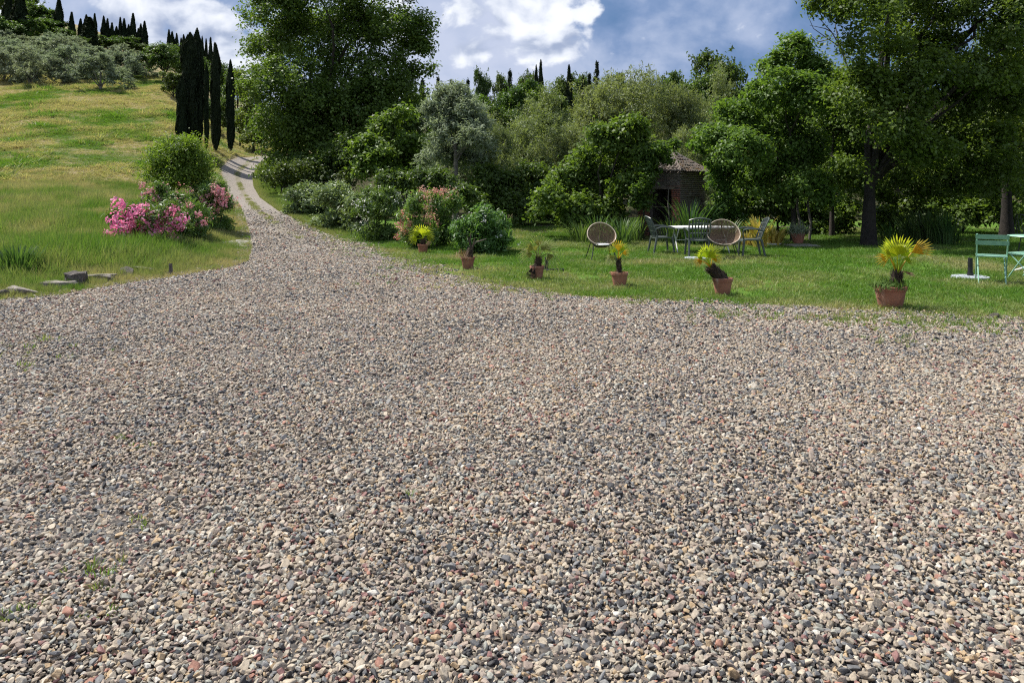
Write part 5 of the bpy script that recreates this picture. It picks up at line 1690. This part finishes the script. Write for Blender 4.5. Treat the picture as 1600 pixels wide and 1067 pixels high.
# ------------------------------------------------------------------ round woven chairs
def round_chair(label, px, py, width, rz, pad=False, group='round woven lounge chairs'):  # pad: adds the pale disc that paints a seat highlight
    g = ground(px, py)
    root = thing('round_chair', label, 'lounge chair', g, rz, group)
    a, b, tilt = width / 2, width * .455, R(36)
    cz, cy_ = .58, .05
    rim = []
    for k in range(48):
        th = 2 * math.pi * k / 48
        q = b * math.sin(th) * (1 + .05 * math.sin(th))
        rim.append(Vector((a * math.cos(th) * (1 - .06 * math.sin(th)), cy_ + q * math.sin(tilt), cz + q * math.cos(tilt))))
    link('rim', MB().tube(rim, .012, 7, closed=True).mesh('rim', M['rim'], True), root)
    inner, ir = Vector((0, .10, .315)), .12
    cords = MB()
    ncord = 64
    for k in range(ncord):
        th = 2 * math.pi * (k + .5) / ncord
        i0 = th / (2 * math.pi) * 48
        p = rim[int(i0) % 48].lerp(rim[(int(i0) + 1) % 48], i0 % 1)
        e = inner + Vector((ir * math.cos(th), ir * math.sin(th), .0))
        mid = p.lerp(e, .5) + Vector((0, .055, -.035)) * (1 - .3 * math.sin(th))
        tdir = Vector((-math.sin(th), .6 * math.cos(th) * math.sin(tilt), math.cos(th) * math.cos(tilt))).normalized()
        wd = 2 * math.pi * a / ncord * .34
        pts, wds = [p, p.lerp(mid, .55) + Vector((0, .012, -.006)), mid, mid.lerp(e, .5) + Vector((0, .02, -.018)), e], [wd, wd * .85, wd * .68, wd * .5, wd * .34]
        cords.add([q + tdir * w_ for q, w_ in zip(pts, wds)] + [q - tdir * w_ for q, w_ in zip(pts, wds)], [(j, j + 1, j + 6, j + 5) for j in range(4)])
    link('cords', cords.mesh('cords', M['cord'], True), root)['kind'] = 'stuff'
    link('seat_ring', MB().tube([inner + Vector((ir * math.cos(t), ir * math.sin(t), -.012)) for t in np.linspace(0, 6.283, 21)[:-1]], .010, 6, closed=True).mesh('seat_ring', M['black_metal'], True), root)
    link('seat_disc', MB().disc(inner + Vector((0, 0, -.006)), ir, 20).mesh('seat_disc', M['cord']), root)
    for sx, sy in ((-1, -1), (1, -1), (1, 1), (-1, 1)):
        foot = Vector((sx * width * .46, .10 + sy * .27, 0))
        topp = Vector((sx * width * .30, .10 + sy * .13, .36 + (.06 if sy > 0 else 0)))
        hubp = inner + Vector((sx * ir * .7, sy * ir * .7, -.015))
        link('leg', MB().tube([foot - Vector((0, 0, .01)), topp, hubp], .011, 6).mesh('leg', M['black_metal'], True), root)
    for sx in (-1, 1):
        link('brace', MB().tube([rim[36 + sx * 5] + Vector((0, .01, -.005)), inner + Vector((sx * .06, -.06, -.02))], .010, 6).mesh('brace', M['black_metal'], True), root)
    link('back_stay', MB().tube([rim[12] + Vector((0, .012, -.01)), Vector((0, .36, .55)), inner + Vector((0, ir, -.02))], .010, 6).mesh('back_stay', M['black_metal'], True), root)
    if pad:  # pale disc stands in for bright light on the seat, no real cushion
        link('seat_pad', MB().lathe([(0, 0), (.17, .0), (.185, .015), (.17, .032), (0, .036)], 22, (0, .02, .345)).mesh('seat_pad', M['pad'], True), root)
    return root


round_chair('round woven chair with a painted pale highlight on its seat behind the slim golden palm', 941, 408, .64, R(8), True)
round_chair('round woven chair without a painted seat highlight behind the leaning palm', 1131, 404, .74, R(-6))


# ------------------------------------------------------------------ plastic garden chairs with lattice backs
def plastic_chair(label, px, py, rz):
    g = ground(px, py)
    root = thing('garden_chair', label, 'garden chair', g, rz, 'dark plastic garden chairs round the white table')
    mt = M['dark_plastic']
    w2, d2, sh_ = .235, .22, .425
    # seat: slightly dished slab
    V, Fs = [], []
    for j in range(6):
        for i_ in range(7):
            x = (i_ / 6 - .5) * 2 * w2
            y = (j / 5 - .5) * 2 * d2
            V.append((x * (1.04 if j < 2 else 1), y, sh_ - .018 * (1 - (2 * i_ / 6 - 1) ** 2) + (-.02 if j == 0 else 0)))
    for j in range(5):
        for i_ in range(6):
            a_ = j * 7 + i_
            Fs.append((a_, a_ + 1, a_ + 8, a_ + 7))
    sm = MB().add(V, Fs)
    sm.add([(x, y, z - .028) for x, y, z in V], [f[::-1] for f in Fs])
    edge_ = [0, 1, 2, 3, 4, 5, 6, 13, 20, 27, 34, 41, 40, 39, 38, 37, 36, 35, 28, 21, 14, 7]
    sm.f += [(edge_[k], edge_[(k + 1) % 22] , edge_[(k + 1) % 22] + 42, edge_[k] + 42)[::-1] for k in range(22)]
    link('seat', sm.mesh('seat', mt, True), root)
    # back: curved frame with upright and cross lattice strips
    def bp(u, v):        # u -1..1 across, v 0..1 up
        wv_ = w2 * (.92 + .10 * math.sin(v * math.pi * .7))
        arch = .045 * (1 - u * u) * v
        return Vector((u * wv_, d2 - .01 + .15 * v + .035 * v * v - .05 * u * u, sh_ - .03 + v * .47 + arch))
    bk = MB()
    frame_ = [bp(-1, t) for t in np.linspace(0, 1, 6)] + [bp(u, 1) for u in np.linspace(-.8, .8, 7)] + [bp(1, t) for t in np.linspace(1, 0, 6)]
    bk.tube(frame_, .017, 6)
    link('back_frame', bk.mesh('back_frame', mt, True), root)
    for u in (-.68, -.41, -.14, .14, .41, .68):
        link('back_slat', MB().tube([bp(u * .95, .08), bp(u, .35), bp(u * 1.04, .7), bp(u, .985)], .015, 5).mesh('back_slat', mt, True), root)
    for v in (.08, .34, .56, .78):
        link('cross_slat', MB().tube([bp(u, v) for u in np.linspace(-.98, .98, 6)], .014, 5).mesh('cross_slat', mt, True), root)
    for sx in (-1, 1):
        pts = [bp(sx * 1.0, .46), Vector((sx * (w2 + .035), .08, .665)), Vector((sx * (w2 + .045), -.12, .665)), Vector((sx * (w2 + .04), -.215, .64)), Vector((sx * (w2 + .02), -.225, .55)), Vector((sx * (w2 - .005), -.20, .42))]
        link('armrest', MB().tube(pts, [.018, .022, .024, .020, .016, .016], 6).mesh('armrest', mt, True), root)
        link('leg', MB().tube([(sx * (w2 - .01), -.19, .42), (sx * (w2 + .02), -.235, 0)], [.030, .022], 6).mesh('leg', mt), root)
        link('leg', MB().tube([(sx * (w2 - .015), .19, .42), (sx * (w2 + .01), .275, 0)], [.030, .022], 6).mesh('leg', mt), root)
    return root


plastic_chair('dark plastic chair seen from the side at the left end of the white table', 1034, 397, R(96))
plastic_chair('dark plastic chair turned away showing its lattice back at the white table', 1090, 402, R(176))
plastic_chair('dark plastic chair facing left beside the yellow variegated plant', 1173, 402, R(-96))

# white oval table
g = ground(1095, 396)
root = thing('garden_table', 'white oval folding table between the dark plastic chairs', 'table', g)
zt = CAMZ + g.y * slope_at(354) - g.z
prof = []
tt = MB()
N_ = 36
ring = [(.82 * math.cos(2 * math.pi * k / N_), .46 * math.sin(2 * math.pi * k / N_)) for k in range(N_)]
vs = [(x, y, zt) for x, y in ring] + [(x * 1.01, y * 1.01, zt - .02) for x, y in ring] + [(x * .97, y * .97, zt - .045) for x, y in ring]
tt.add(vs, [tuple(range(N_))] + [(k, k + N_, (k + 1) % N_ + N_, (k + 1) % N_) for k in range(N_)] + [(k + N_, k + 2 * N_, (k + 1) % N_ + 2 * N_, (k + 1) % N_ + N_) for k in range(N_)] + [tuple(range(2 * N_, 3 * N_))[::-1]])
link('tabletop', tt.mesh('tabletop', M['white_paint']), root)
for sx in (-1, 1):
    for y0, y1 in ((-.3, .28), (.28, -.3)):
        link('leg', MB().tube([(sx * .62, y0, 0), (sx * .60, y1, zt - .045)], .014, 6).mesh('leg', M['white_paint']), root)
    link('crossbar', MB().tube([(sx * .62, -.3, .02), (sx * .62, .28, .02)], .012, 6).mesh('crossbar', M['white_paint']), root)
link('stretcher', MB().tube([(-.61, 0, zt * .5), (.61, 0, zt * .5)], .012, 6).mesh('stretcher', M['white_paint']), root)

# parasol feet
def disc_base(label, px, py, r_, post, group='round parasol bases on the lawn'):
    g = ground(px, py)
    root = thing('parasol_weight', label, 'parasol base', g, .3, group)
    link('base_disc', MB().lathe([(0, .0), (r_, .0), (r_ * 1.0, .035), (r_ * .97, .05), (.05, .062), (0, .062)], 32).mesh('base_disc', M['base_disc'], True), root)
    if post:
        link('post', MB().tube([(0, 0, .05), (0, 0, post)], .040, 12).mesh('post', M['black_metal'], True), root)
        link('collar', MB().tube([(0, 0, .06), (0, 0, .12)], .050, 12).mesh('collar', M['black_metal'], True), root)
    return root


disc_base('round pale parasol base with a black tube beside the green folding chairs', 1516, 436, .30, .37)
disc_base('grey round parasol base half hidden behind the leaning palm', 1088, 406, .27, .0)
g = ground(862, 424)
root = thing('parasol_stand', 'black cross-footed parasol stand behind the drooping palm', 'parasol base', g, R(4))
link('foot', MB().box((-.02, 0, .03), (.52, .06, .045)).mesh('foot', M['black_metal']), root)
link('foot', MB().box((-.1, 0, .03), (.058, .5, .039)).mesh('foot', M['black_metal']), root)
link('post', MB().tube([(-.1, 0, .05), (-.1, 0, .27)], .035, 10).mesh('post', M['black_metal'], True), root)


# ------------------------------------------------------------------ green folding bistro chairs and table
def bistro_chair(label, px, py, rz):
    g = ground(px, py)
    root = thing('folding_chair', label, 'folding chair', g, rz, 'green folding bistro chairs')
    mt = M['green_paint']
    for k in range(6):      # seat slats, chair faces -y
        y = -.19 + .072 * k
        link('seat_slat', MB().box((0, y, .455 + .006 * abs(k - 2.5)), (.44, .062, .014)).mesh('seat_slat', mt), root)
    for z, y in ((.80, .262), (.70, .232)):
        sl2 = MB()
        pts = [(-.235, 0), (-.12, .02), (0, .026), (.12, .02), (.235, 0)]
        vs = []
        for x, dy in pts:
            vs += [(x, y + dy, z - .038), (x, y + dy + .022, z + .038), (x, y + dy + .012, z - .038), (x, y + dy + .034, z + .038)]
        fs = []
        for k in range(4):
            a_ = 4 * k
            fs += [(a_, a_ + 4, a_ + 5, a_ + 1), (a_ + 2, a_ + 3, a_ + 7, a_ + 6), (a_ + 1, a_ + 5, a_ + 7, a_ + 3), (a_, a_ + 2, a_ + 6, a_ + 4)]
        fs += [(0, 1, 3, 2), (16, 18, 19, 17)]
        link('back_slat', sl2.add(vs, fs).mesh('back_slat', mt), root)
    for sx in (-1, 1):
        link('back_leg', MB().tube([(sx * .215, -.24, 0), (sx * .215, .0, .36), (sx * .215, .20, .62), (sx * .215, .30, .845)], .011, 6).mesh('back_leg', mt, True), root)
        link('leg', MB().tube([(sx * .19, .25, 0), (sx * .19, -.19, .445)], .011, 6).mesh('leg', mt, True), root)
        link('seat_rail', MB().tube([(sx * .2, -.21, .447), (sx * .2, .20, .447)], .010, 6).mesh('seat_rail', mt, True), root)
    link('floor_bar', MB().tube([(-.215, -.24, .012), (.215, -.24, .012)], .010, 6).mesh('floor_bar', mt), root)
    link('floor_bar', MB().tube([(-.19, .25, .012), (.19, .25, .012)], .010, 6).mesh('floor_bar', mt), root)
    return root


bistro_chair('green folding slatted chair nearest the round parasol base', 1549, 443, R(150))
bistro_chair('green folding slatted chair cut by the right edge of the view', 1607, 438, R(205))
g = ground(1610, 428)
root = thing('bistro_table', 'pale green bistro table on white star feet behind the folding chairs', 'table', g)
link('tabletop', MB().lathe([(0, .69), (.34, .69), (.35, .70), (.34, .715), (0, .715)], 32).mesh('tabletop', M['green_paint'], True), root)
link('pillar', MB().tube([(0, 0, .06), (0, 0, .69)], .02, 10).mesh('pillar', M['green_paint'], True), root)
for k in range(4):
    th = k * math.pi / 2 + .6
    link('foot', MB().tube([(0, 0, .16), (.18 * math.cos(th), .18 * math.sin(th), .07), (.30 * math.cos(th), .30 * math.sin(th), .015)], [.016, .02, .024], 7).mesh('foot', M['white_paint'], True), root)
g = ground(1612, 402)
root = thing('metal_chair', 'dark metal chair with a curled back half out of view behind the green chairs', 'chair', g, R(100))
mt = M['black_metal']
link('seat', MB().lathe([(0, .43), (.2, .43), (.21, .44), (.2, .455), (0, .45)], 20).mesh('seat', mt, True), root)
bk = [(-.2, .17, .44), (-.2, .22, .7), (-.17, .27, .9), (-.1, .30, .97), (0, .31, .99), (.1, .30, .97), (.17, .27, .9), (.2, .22, .7), (.2, .17, .44)]
link('back_frame', MB().tube(bk, .013, 7).mesh('back_frame', mt, True), root)
for x in (-.09, 0, .09):
    link('back_bar', MB().tube([(x, .19, .45), (x, .25, .72), (x, .305, .97)], .008, 6).mesh('back_bar', mt, True), root)
for sx, sy in ((-1, -1), (1, -1), (1, 1), (-1, 1)):
    link('leg', MB().tube([(sx * .15, sy * .14, .44), (sx * .2, sy * .19, 0)], .012, 6).mesh('leg', mt, True), root)

# hose and basin by the trees
P3 = [ground(px, py) + Vector((0, 0, .02)) for px, py in [(1160, 387), (1172, 391), (1190, 390), (1210, 388), (1222, 391), (1240, 392), (1262, 389)]]
o0 = P3[0].copy()
sp = []
for k in range(len(P3) - 1):
    for t in (0, .25, .5, .75):
        sp.append(P3[k].lerp(P3[k + 1], t) - o0)
tag(link('hose', MB().tube(sp, .016, 7).mesh('hose', M['hose'], True), None, o0), 'pale garden hose lying across the grass edge near the slab', 'hose')
g = ground(1203, 385)
root = thing('basin', 'shallow white basin on the ground behind the right plastic chair', 'basin', g)
link('bowl', MB().lathe([(0, .01), (.22, .01), (.30, .07), (.31, .10), (.295, .10), (.21, .03), (0, .028)], 28).mesh('bowl', M['white_paint'], True), root)
